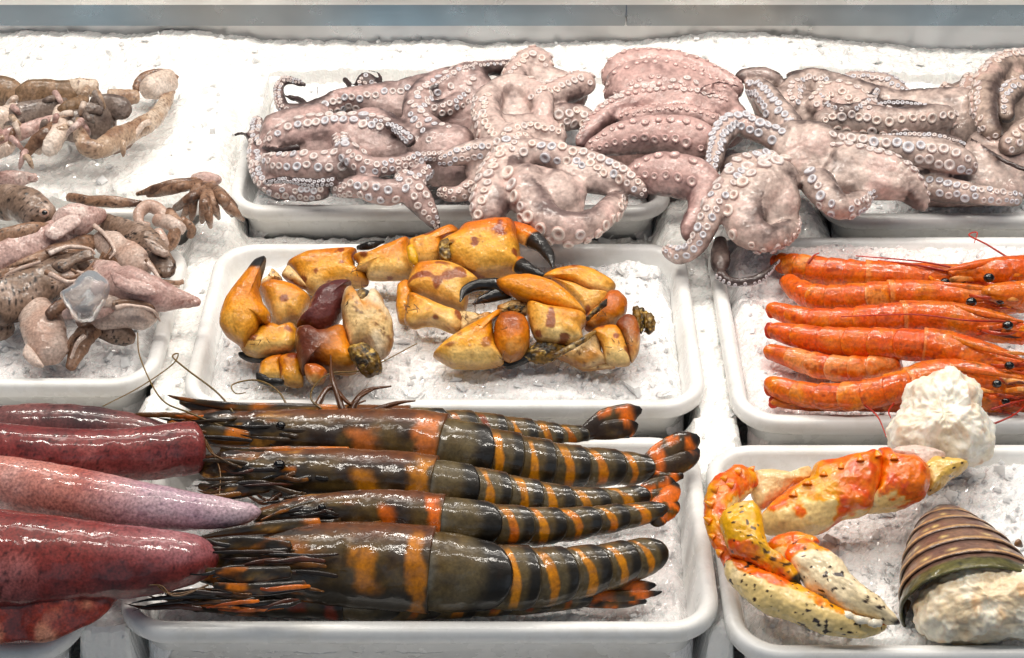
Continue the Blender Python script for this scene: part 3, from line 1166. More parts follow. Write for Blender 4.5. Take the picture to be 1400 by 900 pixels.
octopus('pale octopus lying mouth up in the middle, two fat arms hanging over the rim', [
    A([(690, 185, 4.6, 36), (703, 215, 4.6, 38), (722, 242, 4.0, 38)], None),
    A([(640, 190, 2.2, 34), (700, 200, 2.6, 44), (770, 190, 2.2, 38)], None),
    A([(690, 205, 5.2, 22), (669, 172, 5.2, 22), (668, 137, 5.2, 20), (700, 119, 5.2, 20), (735, 133, 5, 19), (742, 158, 4.6, 14), (730, 168, 4.2, 9)], 118, ur=(0.05, 0.42), k=0.27),
    A([(692, 215, 5, 26), (679, 250, 4.6, 28), (668, 285, 4, 27), (660, 314, 3, 20)], 38, k=0.27, sp=20, si=(2, 0)),
    A([(712, 235, 5, 30), (724, 270, 4.6, 29), (744, 300, 4.2, 26), (780, 312, 4, 23), (815, 303, 4, 20), (838, 280, 3.8, 17), (851, 262, 3.2, 9)], 36, k=0.36, sp=19, si=(2, 2, 0)),
    A([(735, 250, 4.2, 36), (765, 272, 4.0, 36), (795, 283, 3.6, 24)], None),
    A([(715, 205, 5.6, 20), (760, 213, 5.6, 18), (805, 221, 5.4, 17), (845, 239, 5, 17), (872, 258, 4.6, 13), (886, 273, 4, 6)], 100, k=0.38, si=(0, 1, 2)),
    A([(760, 235, 4.6, 22), (810, 243, 4.6, 22), (850, 255, 4.2, 18)], None),
    A([(700, 130, 4, 20), (711, 101, 4.4, 21), (731, 86, 4.6, 21), (751, 100, 4.2, 17)], 150, k=0.26, sp=30, tone=0.08),
    A([(720, 152, 4, 18), (760, 130, 4.4, 20), (795, 116, 4.4, 19), (809, 127, 4, 13)], 150, k=0.28, sp=30),
    A([(690, 215, 5.6, 16), (700, 188, 5.9, 17), (735, 182, 5.6, 17), (775, 190, 5.2, 14)], 95, k=0.32, sp=30),
    A([(700, 207, 5.2, 20), (660, 207, 5, 18), (625, 213, 4.8, 14), (595, 223, 4.4, 9)], 90, k=0.30, sp=30, si=(0, 1)),
    A([(650, 255, 2.4, 15), (625, 266, 2.4, 12), (598, 262, 2.2, 8)], 90, tone=0.2),
    A([(750, 165, 3.4, 20), (790, 160, 3.2, 18), (815, 175, 3, 14)], 90, tone=0.1),
    A([(655, 90, 4.2, 10), (690, 95, 4.2, 12), (715, 96, 4.2, 12)], None, tone=0.1),
], (222, 198, 188), (126, 100, 97), seed=2, webs=[(T4((160, 520), (260, 490), (480, 560), (480, 640), (450, 760), (330, 760), (240, 690), (200, 620)), 4.0, 20), (T4((60, 210), (180, 180), (330, 260), (350, 340), (250, 430), (60, 420)), 3.2, 24), (T4((40, 420), (300, 400), (520, 480), (300, 560), (120, 640), (20, 560)), 3.6, 30), (T4((180, 110), (330, 110), (480, 180), (480, 260), (380, 330), (260, 240)), 3.2, 22)], sidx=(0, 2))

octopus('rosy octopus humped highest at the back with its skin side folded over', [
    A([(834, 128, 4.0, 10), (842, 104, 5.2, 22), (866, 88, 5.8, 22), (905, 86, 6.0, 21), (945, 96, 5.8, 20), (985, 112, 5.2, 18), (1015, 130, 4.6, 14)], 130, k=0.20, sp=30, gap=3.2, si=(3,)),
    A([(828, 140, 4.2, 12), (850, 118, 5.4, 20), (890, 108, 5.9, 21), (930, 112, 5.9, 20), (975, 126, 5.4, 18), (1010, 144, 4.8, 14)], 120, k=0.20, sp=30, gap=3.0, si=(3,)),
    A([(840, 140, 2.4, 26), (900, 140, 3.0, 36), (975, 160, 3.2, 36), (1010, 190, 2.8, 30)], None, tone=0.05),
    A([(791, 202, 4.2, 9), (808, 176, 4.8, 13), (840, 150, 5.3, 17), (885, 138, 5.6, 18), (945, 138, 5.5, 17), (1000, 148, 4.9, 13)], 160, k=0.26, sp=14, si=(3, 0)),
    A([(845, 166, 5.0, 13), (890, 158, 5.5, 15), (940, 158, 5.6, 16), (985, 172, 5.2, 15)], 150, k=0.24, sp=22, gap=2.6, si=(3,)),
    A([(800, 207, 4.6, 12), (840, 192, 5.1, 22), (890, 184, 5.4, 27), (940, 190, 5.4, 30), (980, 208, 5.0, 26)], 112, k=0.22, sp=30, gap=3.0, si=(3,)),
    A([(850, 250, 4.6, 11), (885, 238, 5.1, 26), (930, 241, 5.2, 31), (960, 254, 4.8, 28), (958, 285, 4, 19), (944, 310, 3.4, 14), (938, 332, 2.4, 9)], 115, k=0.22, sp=32, gap=3.0, ur=(0.05, 0.5), si=(3,)),
    A([(1012, 119, 6.6, 3), (985, 113, 6.8, 2.6), (964, 118, 7.0, 2.4), (957, 127, 7.0, 2.2), (968, 129, 7.0, 2.0), (985, 124, 7.0, 1.6)], None, tone=0.9),
], (212, 176, 168), (136, 97, 95), seed=3, webs=[(T4((560, 240), (570, 140), (700, 90), (850, 110), (1000, 190), (1030, 330), (950, 440), (930, 560), (800, 610), (660, 580), (560, 480), (580, 380), (640, 280)), 3.3, 44)], sidx=(3, 0))

octopus('large pale octopus sprawled over the right tray, above the red shrimps', [
    A([(1075, 190, 4.6, 34), (1110, 205, 4.8, 40), (1145, 225, 4.4, 34)], None),
    A([(1060, 170, 2.4, 40), (1140, 170, 2.6, 48), (1230, 185, 2.4, 42), (1300, 205, 2.0, 34)], None, tone=0.1),
    A([(1085, 182, 5.2, 22), (1060, 150, 5.4, 20), (1043, 126, 5.4, 18), (1026, 118, 5, 13)], 100, k=0.30, si=(1,)),
    A([(1010, 112, 5.2, 8), (1018, 104, 5.4, 11), (1045, 106, 5.4, 15), (1070, 114, 5, 11)], None, tone=0.5),
    A([(1075, 195, 5.2, 20), (1040, 180, 5.6, 18), (1006, 169, 6, 18), (986, 186, 6, 17), (976, 220, 5.8, 13), (970, 250, 5.2, 7)], 75, k=0.36, sp=30, gap=1.8, si=(1,)),
    A([(1060, 222, 5.2, 20), (1016, 232, 5.8, 20), (992, 262, 5.6, 18), (970, 300, 4.6, 17), (952, 335, 3, 14), (930, 349, 2, 13), (908, 340, 1.6, 9)], 68, k=0.36, sp=28, si=(1, 0)),
    A([(985, 325, 1.8, 9), (985, 352, 1.5, 14), (984, 372, 1.2, 11)], None, tone=0.6),
    A([(982, 372, 1.2, 10), (1000, 385, 1.2, 8), (1035, 382, 1.4, 7), (1058, 363, 1.7, 4), (1071, 350, 2.0, 1.2)], 20, k=0.36, sp=22, tone=0.45, gap=2.3, si=(1,)),
    A([(1085, 235, 5.2, 30), (1045, 256, 5.2, 34), (1019, 285, 4.6, 32), (1021, 313, 4, 26), (1050, 326, 3.6, 20), (1078, 314, 3.4, 15), (1090, 294, 3.2, 8)], 26, k=0.28, sp=16, si=(0, 2)),
    A([(1060, 270, 4.0, 26), (1070, 290, 3.6, 20)], None),
    A([(1000, 220, 3.0, 26), (1020, 260, 2.6, 28), (990, 300, 2.0, 18)], None, tone=0.2),
    A([(1110, 240, 5, 24), (1130, 268, 4.8, 22), (1150, 284, 4.6, 18), (1175, 275, 4.2, 15), (1193, 262, 3.8, 7)], 60, k=0.32, sp=26, si=(0, 1)),
    A([(1130, 216, 5, 24), (1175, 226, 5, 28), (1220, 240, 4.6, 28), (1248, 262, 3.8, 21), (1258, 280, 3.0, 13), (1260, 292, 2.2, 6)], 168, k=0.22, sp=9, si=(0,)),
    A([(1120, 195, 5.2, 18), (1165, 198, 5.2, 18), (1220, 205, 5.0, 19), (1275, 212, 4.8, 21), (1315, 222, 4.4, 19), (1336, 236, 3.6, 8)], 92, k=0.38, sp=28, si=(0, 1)),
    A([(1110, 168, 4.6, 18), (1165, 164, 4.6, 22), (1220, 168, 4.6, 22), (1270, 163, 4.6, 22), (1306, 160, 4.2, 18)], 72, k=0.30, sp=27, si=(0, 2)),
    A([(1085, 150, 4.6, 16), (1084, 124, 4.6, 18), (1110, 109, 4.6, 18), (1142, 116, 4.4, 15)], 70, k=0.26, si=(0, 1)),
    A([(1108, 152, 4.8, 17), (1145, 132, 4.8, 23), (1180, 152, 4.6, 22), (1196, 176, 4.2, 15)], 130, k=0.25, sp=30, si=(2, 0)),
    A([(1150, 112, 4, 13), (1195, 113, 4, 16), (1225, 126, 3.8, 16), (1241, 141, 3.4, 9)], 150, k=0.24, tone=0.1),
    A([(1225, 250, 1.6, 12), (1262, 254, 2.2, 17), (1300, 261, 2.4, 18), (1350, 268, 2.6, 14), (1400, 273, 2.4, 10)], 100, k=0.33, sp=28, si=(0, 1)),
    A([(1190, 150, 4.8, 5), (1215, 142, 5.2, 7), (1250, 146, 5.2, 8), (1280, 156, 5.0, 8)], 90, k=0.4, tone=0.25, si=(1,)),
    A([(1200, 190, 5.6, 6), (1240, 186, 5.9, 8), (1285, 190, 5.8, 9), (1320, 200, 5.2, 8)], 90, k=0.36, tone=0.05, si=(0, 1)),
    A([(1120, 128, 5.2, 5), (1135, 145, 5.6, 8), (1160, 152, 5.8, 9), (1185, 140, 5.4, 8), (1200, 122, 5.0, 5)], 70, k=0.4, tone=0.15),
    A([(1325, 190, 3.0, 20), (1370, 215, 2.8, 26), (1415, 238, 2.6, 24)], None),
    A([(1325, 188, 4.4, 3), (1350, 206, 4.4, 4), (1375, 221, 4.3, 4.5), (1405, 234, 4.0, 5)], None, tone=0.75),
], (215, 193, 182), (104, 82, 78), seed=4, webs=[(T5((300, 560), (380, 470), (490, 480), (530, 600), (450, 680), (400, 710), (310, 690), (280, 640)), 4.3, 23), (T5((470, 300), (640, 330), (720, 440), (620, 540), (480, 520), (420, 420)), 4.5, 30), (T5((470, 130), (640, 130), (900, 210), (1080, 260), (1080, 350), (800, 360), (560, 300)), 3.0, 26), (T5((860, 380), (1140, 380), (1311, 430), (1311, 575), (930, 595), (860, 510)), 2.2, 24), (T5((640, 420), (800, 440), (930, 560), (760, 570), (560, 540)), 4.2, 24), (T5((330, 160), (480, 200), (520, 330), (400, 340), (360, 260)), 4.0, 22), (T5((860, 200), (1140, 190), (1200, 330), (1100, 390), (900, 340)), 3.2, 24)], sidx=(0, 1))

octopus('octopus cut off by the right edge with a looped arm standing up', [
    A([(1425, 86, 5, 18), (1382, 86, 5.4, 18), (1354, 105, 5.6, 19), (1346, 140, 5.4, 19), (1353, 172, 5, 16), (1371, 186, 4.4, 11)], 35, k=0.30, sp=16, si=(2, 0)),
    A([(1425, 122, 5, 14), (1392, 120, 5.2, 16), (1374, 140, 5, 15), (1379, 166, 4.6, 12)], 60, k=0.32, si=(0, 1)),
    A([(1430, 168, 5, 21), (1392, 190, 5, 20), (1371, 208, 4.6, 15)], 90, k=0.34, si=(0, 2)),
    A([(1318, 152, 4, 12), (1322, 126, 4.4, 14), (1326, 104, 4.4, 10)], 100, k=0.3, tone=0.15),
    A([(1300, 132, 3.6, 10), (1275, 140, 3.6, 13), (1240, 150, 3.4, 11)], None, tone=0.35),
    A([(1430, 145, 2.6, 40), (1370, 165, 2.4, 34), (1315, 175, 2.0, 24), (1280, 160, 1.8, 20)], None, tone=0.25),
    A([(1430, 210, 2.6, 26), (1390, 225, 2.2, 20)], None),
    A([(1290, 118, 3.4, 10), (1303, 135, 3.6, 11), (1310, 160, 3.4, 10)], 90, k=0.3, tone=0.3),
], (209, 185, 169), (102, 79, 74), seed=5, webs=[(T5((1000, 200), (1140, 150), (1311, 120), (1330, 420), (1200, 400), (1060, 330)), 2.4, 30)], sidx=(0, 2))

# ================================================================== PRAWNS AND SHRIMPS
M_SHELL = wet('prawn_shell', rough=0.45, spec=0.3, coat=1.0, coat_rough=0.025, bump=0.14, bump_scale=800, bump2=0.18, bump2_scale=120, speck=0.12, speck_scale=500, sat=1.12, gam=1.42)
M_SHRIMP = wet('red_shrimp_shell', rough=0.42, spec=0.35, coat=0.9, coat_rough=0.03, bump=0.15, bump_scale=700, bump2=0.28, bump2_scale=170, speck=0.16, speck_scale=450, sat=1.1, gam=1.2)
M_EYE = wet('black_eye', rough=0.15, coat=1.0, coat_rough=0.03, bump=0.0, bump2=0.0, base=(0.006, 0.005, 0.005))
M_FEEL = wet('antenna', rough=0.4, coat=0.3, bump=0.0, bump2=0.0)


def proj(p):
    d = np.asarray(p) - CAM
    z = d @ FWD
    return 700 + FPX * d[..., 0] / z, 450 - FPX * (d @ UPV) / z


def u_at_x(sp, x):
    px, _ = proj(sp.c)
    if px[0] > px[-1]:
        return float(np.interp(-x, -px, sp.u))
    return float(np.interp(x, px, sp.u))


def leaf(ctrl, flat, m=14, n=22, ridge=0.0):
    sp = Spine([list(c[:4]) + [flat] for c in ctrl], n=n, cluster=0.3)
    V, F, t, th = loft(sp, m=m, round0=0.5, round1=0.3)
    return V, F, t, th


def feeler(ctrl, parent, col, name='antenna', r0=1.5, r1=0.6, mat=None):
    n = len(ctrl)
    sp = Spine([(c[0], c[1], c[2], r0 + (r1 - r0) * i / (n - 1)) for i, c in enumerate(ctrl)], n=12 * n, cluster=0.0)
    V, F, t, th = loft(sp, m=6)
    c = np.tile(lin(*col), (len(V), 1)) * (0.75 + 0.5 * t)[:, None]
    return link(name, make_mesh(name, V, F, mat or M_FEEL, col=c), parent)


def ball(name, x, y, z, rx, ry, parent, mat, col=None, flat=1.0, n=14):
    sp = Spine([(x - rx, y, z, ry, flat), (x + rx, y, z, ry, flat)], n=n, cluster=0.5)
    V, F, t, th = loft(sp, m=14, round0=rx / max(ry, 1e-3), round1=rx / max(ry, 1e-3))
    return link(name, make_mesh(name, V, F, mat, col=None if col is None else np.tile(lin(*col), (len(V), 1))), parent)


TIG = dict(olive=lin(116, 99, 68), grey=lin(124, 113, 90), black=lin(34, 30, 26), orange=lin(226, 142, 56), tan=lin(220, 166, 98), brown=lin(136, 96, 74), dkbrown=lin(66, 48, 34))


def tiger_cols(V, t, th, kind, seed, ora, dors=math.pi, phase=0.0):
    up = -np.cos(th) if dors > 1 else np.cos(th)          # 1 on the back, -1 on the belly
    w = fbm(V, 55, 3, seed)
    w2 = fbm(V, 160, 3, seed + 3)
    tt = t + 0.05 * w + 0.02 * w2
    if kind == 'seg':
        col = mixc(TIG['grey'], TIG['olive'], smooth(-0.3, 0.5, w))
        dark = np.maximum(smooth(0.66 + phase, 0.82 + phase, tt), smooth(0.14, 0.04, tt))
        col = mixc(col, TIG['black'], dark * 0.85)
        wid = 0.088 + 0.05 * fbm(np.column_stack([up * 1.6, 0 * up + seed, 0 * up]), 1.0, 2, seed + 5) + 0.02 * w2
        lean = 0.45 + 0.05 * np.sin(seed * 1.7) - 0.12 * up
        band = smooth(wid + 0.02, wid - 0.02, np.abs(tt - lean)) * smooth(1.0, 0.72, up + 0.22 * w) * smooth(-1.0, -0.7, up + 0.2 * w)
        col = mixc(col, mixc(ora, TIG['tan'], smooth(-0.5, 0.5, w)), band * 0.95)
        rim = smooth(0.955, 0.985, t)
        col = mixc(col, TIG['grey'] * 0.9, rim * 0.7)
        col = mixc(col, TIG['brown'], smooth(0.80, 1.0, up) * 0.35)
    elif kind == 'first':
        col = mixc(TIG['grey'], TIG['olive'], smooth(-0.3, 0.5, w))
        col = mixc(col, TIG['black'], smooth(0.55, 0.80, tt) * 0.9)
        col = mixc(col, lin(150, 150, 145), smooth(0.16, 0.02, t) * 0.5)
    else:
        col = mixc(TIG['olive'], TIG['dkbrown'], smooth(-0.2, 0.5, w))
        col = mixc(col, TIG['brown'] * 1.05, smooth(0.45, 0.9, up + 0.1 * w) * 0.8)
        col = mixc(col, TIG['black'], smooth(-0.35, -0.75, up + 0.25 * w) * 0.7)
        b1 = smooth(0.90, 0.93, tt) * smooth(0.995, 0.97, tt) * smooth(0.98, 0.7, up)
        b2 = smooth(0.66, 0.70, tt + 0.04 * up) * smooth(0.80, 0.75, tt + 0.04 * up) * smooth(0.55, 0.25, up + 0.2 * w) * smooth(-0.75, -0.5, up)
        stre = fbm(V * np.array([0.22, 1, 1]), 190, 3, seed + 22)
        col = mixc(col, lin(44, 34, 26), smooth(0.02, 0.22, stre) * smooth(0.66, 0.4, t) * 0.85)
        col = mixc(col, lin(196, 158, 110), smooth(0.28, 0.5, -stre) * smooth(0.6, 0.35, t) * 0.7)
        b3 = smooth(0.12, 0.32, fbm(V * np.array([0.5, 1, 1]), 95, 3, seed + 8)) * smooth(0.62, 0.35, t) * smooth(0.75, 0.4, up)
        col = mixc(col, ora * 0.95, np.clip(b1 + b2 * 0.9, 0, 1) * 0.9)
        col = mixc(col, lin(214, 140, 48), b3 * 0.85)
        b4 = smooth(0.20, 0.40, fbm(V * np.array([0.4, 1, 1]), 140, 3, seed + 12)) * smooth(0.5, 0.2, t)
        col = mixc(col, TIG['black'], b4 * 0.8)
    mot = smooth(0.15, 0.55, fbm(V, 260, 3, seed + 15))
    col = mixc(col, TIG['dkbrown'], mot * 0.35)
    return col * (1 + 0.30 * w2)[:, None]


def prawn(name, label, cat, ctrl, cuts, colf, tail, mat, group, flat=0.82, dors=math.pi, seed=0, legs=(), feelers=(), scales=(), eyes=(), rostrum=None, head=True, legcol=(90, 60, 40), tailcol=None, feelcol=(120, 90, 50), flare=0.035):
    """ctrl runs from the head to the tail; cuts: picture x of carapace rear and of the end of each abdominal segment"""
    sp = Spine([list(c) + [flat] if len(c) == 4 else c for c in ctrl], n=220, cluster=0.1)
    if name == 'red_shrimp':
        sp.r = sp.r * 1.07
    c0 = sp.c.mean(0)
    root = thing(name, label, cat, (c0[0], c0[1], sp.c[:, 2].min() - sp.r.max()), group)
    us = [u_at_x(sp, x) for x in cuts]
    sgn = 1.0 if dors > 1 else -1.0

    def sh_head(T, U):
        bel = np.clip(sgn * np.cos(T), 0, 1)
        bk = np.clip(-sgn * np.cos(T), 0, 1)
        # keel on the back, groove behind the head, hanging lower margin
        s = 1 + 0.05 * bk ** 8 + 0.03 * bel ** 2
        s -= 0.035 * np.exp(-((U - 0.52 - 0.12 * np.sin(T)) / 0.02) ** 2) * np.clip(np.sin(T) + 0.3, 0, 1)
        s -= 0.022 * np.exp(-((np.cos(T) * sgn - 0.35 + 0.5 * (U - 0.6)) / 0.05) ** 2) * (U > 0.3)
        return s
    if head:
        V, F, t, th = loft(sp, m=72, u0=0.0, u1=us[0], n=110, shape=sh_head, round0=0.5, rmul=lambda t: 1 + 0.03 * smooth(0.93, 1.0, t))
        Nn = vnormals(V, F)
        V = V + Nn * (0.0007 * fbm(V, 130, 3, seed) + 0.0011 * smooth(0.55, 0.1, t) * fbm(V * np.array([0.5, 1, 1]), 260, 2, seed + 2))[:, None]
        link('carapace', make_mesh('carapace', V, F, mat, col=colf(V, t, th, 'head', seed, dors)), root)
    for k in range(len(us) - 1):
        a, b = us[k], us[k + 1]
        ov = (b - a) * 0.22

        def sh(T, U, k=k):
            bel = np.clip(sgn * np.cos(T), 0, 1)
            return 1 + 0.07 * bel ** 3 * np.sin(np.pi * np.clip(U * 1.05, 0, 1)) - 0.02 * np.exp(-((U - 0.30) / 0.05) ** 2)
        V, F, t, th = loft(sp, m=64, u0=a - ov, u1=b, n=42, shape=sh, rmul=lambda t: 0.93 + 0.035 * smooth(0, 0.3, t) + flare * 1.5 * smooth(0.2, 0.95, t) - 0.035 * smooth(0.955, 1.0, t))
        seg = (b - a) * sp.L
        ui = a + (b - a) * t
        Tt = np.stack([np.interp(ui, sp.u, sp.T[:, q]) for q in range(3)], 1)
        V = V + Tt * (seg * 0.30 * np.clip(np.sin(th), 0, 1) ** 1.5 - seg * 0.10)[:, None]
        V = V + vnormals(V, F) * (0.0004 * fbm(V, 150, 2, seed + k))[:, None]
        link('segment', make_mesh('segment', V, F, mat, col=colf(V, t, th, 'first' if k == 0 else 'seg', seed + k, dors)), root)
    for q in tail:
        V, F, t, th = leaf(q, 0.22)
        V = V + vnormals(V, F) * (0.0005 * fbm(V, 260, 2, seed + 3))[:, None]
        link('tail_blade', make_mesh('tail_blade', V, F, mat, col=tailcol(V, t, th, seed)), root)
    for q in scales:
        V, F, t, th = leaf(q, 0.25)
        link('antennal_scale', make_mesh('antennal_scale', V, F, mat, col=colf(V, t * 0.4, th, 'head', seed + 31, dors)), root)
    if rostrum:
        V, F, t, th = leaf(rostrum, 0.35, n=30)
        link('rostrum', make_mesh('rostrum', V, F, mat, col=colf(V, 0.3 + 0.2 * t, th, 'head', seed + 41, dors)), root)
    for (x, y, z, r) in eyes:
        ball('eye', x, y, z, r * 0.85, r * 0.72, root, M_EYE)
    for lg in legs:
        feeler(lg, root, legcol, 'leg', r0=lg[0][3] if len(lg[0]) > 3 else 4, r1=1.2, mat=mat)
    for f in feelers:
        feeler(f, root, feelcol, 'antenna', 1.5, 0.7)
    return root


def tail_tiger(V, t, th, seed):
    w = fbm(V, 110, 3, seed + 2)
    col = mixc(TIG['dkbrown'], TIG['olive'], smooth(-0.4, 0.4, w))
    col = mixc(col, TIG['orange'] * np.array([1, 0.9, 0.7]), smooth(0.0, 0.22, w + 0.25 * np.sin(t * 9)) * smooth(0.95, 0.75, t) * smooth(0.1, 0.25, t))
    return mixc(col, TIG['black'], smooth(0.78, 0.95, t))


TP = []


def tiger(label, ctrl, cuts, tail, seed, ora, **k):
    o = lin(*ora)
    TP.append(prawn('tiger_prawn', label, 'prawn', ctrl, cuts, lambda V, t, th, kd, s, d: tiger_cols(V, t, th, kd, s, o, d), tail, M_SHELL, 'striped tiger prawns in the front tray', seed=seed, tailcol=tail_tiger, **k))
    return TP[-1]


def legset(x0, x1, y0, y1, z, n, dx, rng, r=4):
    out = []
    for i in range(n):
        x = x0 + (x1 - x0) * i / max(1, n - 1) + rng.uniform(-8, 8)
        y = y0 + (y1 - y0) * i / max(1, n - 1)
        out.append([(x, y, z, r), (x + dx * 0.4, y + rng.uniform(4, 14), z - 0.2), (x + dx * 0.75, y + rng.uniform(-6, 10), z - 0.3), (x + dx, y + rng.uniform(-14, 12), z - 0.2)])
    return out


rg = np.random.default_rng(5)
# rearmost, brownish, only its back and tail show
tiger('reddish brown prawn at the back of its tray, mostly hidden, orange tail raised',
      [(400, 580, -0.6, 20), (470, 583, -0.4, 28), (560, 586, -0.2, 30), (640, 589, -0.2, 28), (720, 596, -0.2, 24), (770, 598, -0.2, 19), (800, 595, 0, 14)],
      [560, 610, 650, 690, 730, 765, 800],
      [[(790, 598, 0.2, 8), (825, 578, 0.8, 17), (858, 566, 1.0, 15), (878, 560, 1.0, 4)], [(790, 598, 0.0, 8), (830, 590, 0.4, 15), (860, 585, 0.4, 13), (873, 580, 0.4, 3)], [(790, 600, -0.2, 7), (830, 604, -0.2, 11), (862, 602, -0.2, 6)], [(790, 600, -0.5, 7), (825, 612, -0.6, 9), (845, 612, -0.6, 4)]],
      60, (150, 90, 66))

tiger('tiger prawn with orange stripes behind the others, its tail fan lifted over the tray corner',
      [(232, 574, 1.4, 10), (270, 582, 1.5, 20), (320, 588, 1.6, 27), (370, 593, 1.6, 32), (430, 598, 1.6, 37), (500, 602, 1.6, 41), (560, 606, 1.6, 45), (612, 614, 1.6, 44), (660, 622, 1.5, 41), (720, 632, 1.4, 37), (780, 638, 1.4, 31), (830, 639, 1.4, 26), (870, 640, 1.4, 22), (890, 638, 1.5, 17)],
      [606, 668, 712, 756, 800, 848, 888],
      [[(880, 640, 1.6, 12), (905, 625, 1.8, 20), (938, 607, 2.0, 19), (957, 598, 2.0, 6)], [(880, 645, 1.4, 10), (912, 640, 1.5, 15), (944, 626, 1.6, 12), (954, 612, 1.6, 4)], [(880, 648, 1.2, 8), (910, 655, 1.2, 9), (935, 650, 1.2, 4)]],
      61, (214, 152, 114),
      eyes=[(316, 570, 2.6, 7), (384, 582, 2.9, 8)],
      rostrum=[(470, 562, 2.6, 8), (400, 560, 3.0, 9), (320, 556, 3.0, 6), (250, 546, 2.8, 3), (228, 540, 2.8, 1)],
      scales=[[(345, 600, 2.0, 10), (300, 596, 2.2, 14), (250, 586, 2.0, 8), (228, 575, 1.8, 3)], [(330, 575, 2.2, 8), (285, 562, 2.4, 11), (245, 548, 2.2, 4)]],
      legs=[[(430, 560, 2.8, 5), (452, 530, 3.2), (478, 552, 3.2), (500, 548, 3.2)], [(470, 566, 2.8, 5), (455, 520, 3.6), (452, 486, 4.0)], [(478, 560, 2.8, 5), (500, 535, 3.4), (535, 528, 3.4)], [(480, 566, 2.8, 5), (490, 545, 3.4), (515, 530, 3.4)], [(500, 566, 2.8, 5), (540, 552, 3.2), (568, 548, 3.2)]],
      feelers=[[(330, 580, 2.5), (300, 540, 3.2), (255, 505, 3.4), (236, 488, 3.2), (244, 484, 3.0), (234, 500, 2.6), (190, 530, 2.0), (140, 556, 1.4)], [(320, 590, 2.5), (260, 565, 3.0), (220, 545, 2.8), (192, 490, 2.2), (188, 455, 1.8)], [(400, 570, 3.0), (380, 535, 3.4), (350, 520, 3.4), (318, 526, 3.2), (322, 538, 3.0), (336, 537, 3.0)], [(440, 560, 3.0), (425, 545, 3.4), (432, 525, 3.4), (455, 510, 3.2), (500, 505, 2.6), (570, 470, 2.2)]],
      feelcol=(128, 108, 70), legcol=(110, 76, 48))

tiger('narrow looking tiger prawn second from the back, squeezed between two others',
      [(272, 640, 1.9, 14), (310, 643, 2.0, 26), (350, 645, 2.0, 31), (400, 648, 2.0, 34), (480, 652, 2.0, 37), (550, 658, 2.0, 39), (600, 664, 2.0, 37), (660, 672, 1.9, 33), (720, 681, 1.8, 28), (780, 688, 1.8, 24), (840, 686, 1.8, 20), (880, 678, 1.8, 17)],
      [594, 648, 694, 738, 780, 826, 876],
      [[(868, 682, 1.8, 10), (890, 672, 2.0, 16), (915, 664, 2.0, 14), (926, 662, 2.0, 4)], [(868, 684, 1.7, 10), (893, 684, 1.8, 15), (916, 678, 1.8, 12), (925, 675, 1.8, 4)]],
      62, (212, 158, 92),
      eyes=[(382, 636, 3.6, 10)],
      rostrum=[(480, 618, 3.0, 7), (400, 618, 3.4, 8), (340, 616, 3.4, 4), (300, 612, 3.2, 1.5)],
      scales=[[(370, 625, 3.0, 8), (330, 622, 3.0, 10), (300, 616, 2.8, 4)], [(370, 665, 2.4, 8), (310, 672, 2.4, 11), (270, 664, 2.2, 4)]],
      legs=legset(380, 470, 676, 690, 1.6, 4, -60, rg), legcol=(120, 78, 40),
      feelers=[[(330, 640, 3.2), (290, 620, 3.4), (280, 600, 3.2), (300, 640, 3.0), (300, 680, 2.6)]])

tiger('tiger prawn second from the front with bright orange stripes',
      [(345, 708, 2.2, 8), (380, 704, 2.4, 16), (420, 702, 2.5, 23), (480, 700, 2.5, 28), (540, 704, 2.5, 33), (600, 711, 2.4, 34), (660, 716, 2.3, 31), (720, 719, 2.2, 27), (780, 716, 2.2, 23), (840, 708, 2.2, 19), (890, 700, 2.2, 15), (905, 697, 2.2, 12)],
      [606, 674, 722, 766, 812, 852, 902],
      [[(890, 702, 2.3, 9), (905, 690, 2.5, 15), (920, 672, 2.6, 12), (926, 660, 2.6, 4)], [(890, 702, 2.2, 9), (908, 700, 2.3, 14), (922, 692, 2.3, 10), (927, 686, 2.3, 3)], [(888, 706, 2.0, 8), (900, 712, 2.0, 9), (912, 708, 2.0, 4)]],
      63, (236, 142, 60),
      rostrum=[(520, 676, 3.2, 6), (450, 684, 3.4, 6), (390, 698, 3.2, 3), (355, 712, 3.0, 1.2)],
      eyes=[(440, 694, 3.5, 7)],
      legs=legset(420, 520, 725, 738, 1.6, 4, -50, rg), legcol=(120, 82, 44))

tiger('biggest tiger prawn at the very front, tan stripes, head tucked against the squid',
      [(262, 764, 1.2, 16), (276, 765, 1.2, 29), (310, 767, 1.3, 38), (360, 769, 1.4, 46), (430, 771, 1.5, 53), (500, 774, 1.5, 57), (570, 778, 1.5, 57), (620, 782, 1.5, 54), (680, 788, 1.4, 46), (740, 788, 1.4, 41), (800, 780, 1.4, 35), (850, 769, 1.4, 30), (885, 760, 1.4, 26), (902, 756, 1.4, 21)],
      [592, 684, 730, 778, 822, 862, 901],
      [[(890, 760, 1.4, 12), (905, 758, 1.4, 14), (912, 757, 1.3, 6)]],
      64, (214, 156, 88),
      eyes=[(333, 746, 3.6, 9)],
      rostrum=[(440, 716, 3.4, 8), (380, 720, 3.8, 9), (310, 728, 3.8, 6), (262, 738, 3.6, 2)],
      scales=[[(400, 748, 3.6, 8), (340, 744, 3.8, 12), (280, 744, 3.6, 7), (258, 748, 3.4, 3)], [(400, 782, 3.6, 8), (340, 786, 3.8, 11), (280, 780, 3.5, 4)], [(420, 800, 3.2, 7), (350, 806, 3.2, 9), (290, 800, 3.0, 4)]],
      legcol=(64, 46, 34),
      feelers=[[(285, 800, 2.8), (240, 815, 3.0), (205, 795, 3.2), (170, 788, 3.0)], [(280, 805, 2.8), (235, 812, 3.0), (215, 800, 3.4), (150, 806, 3.2)]])

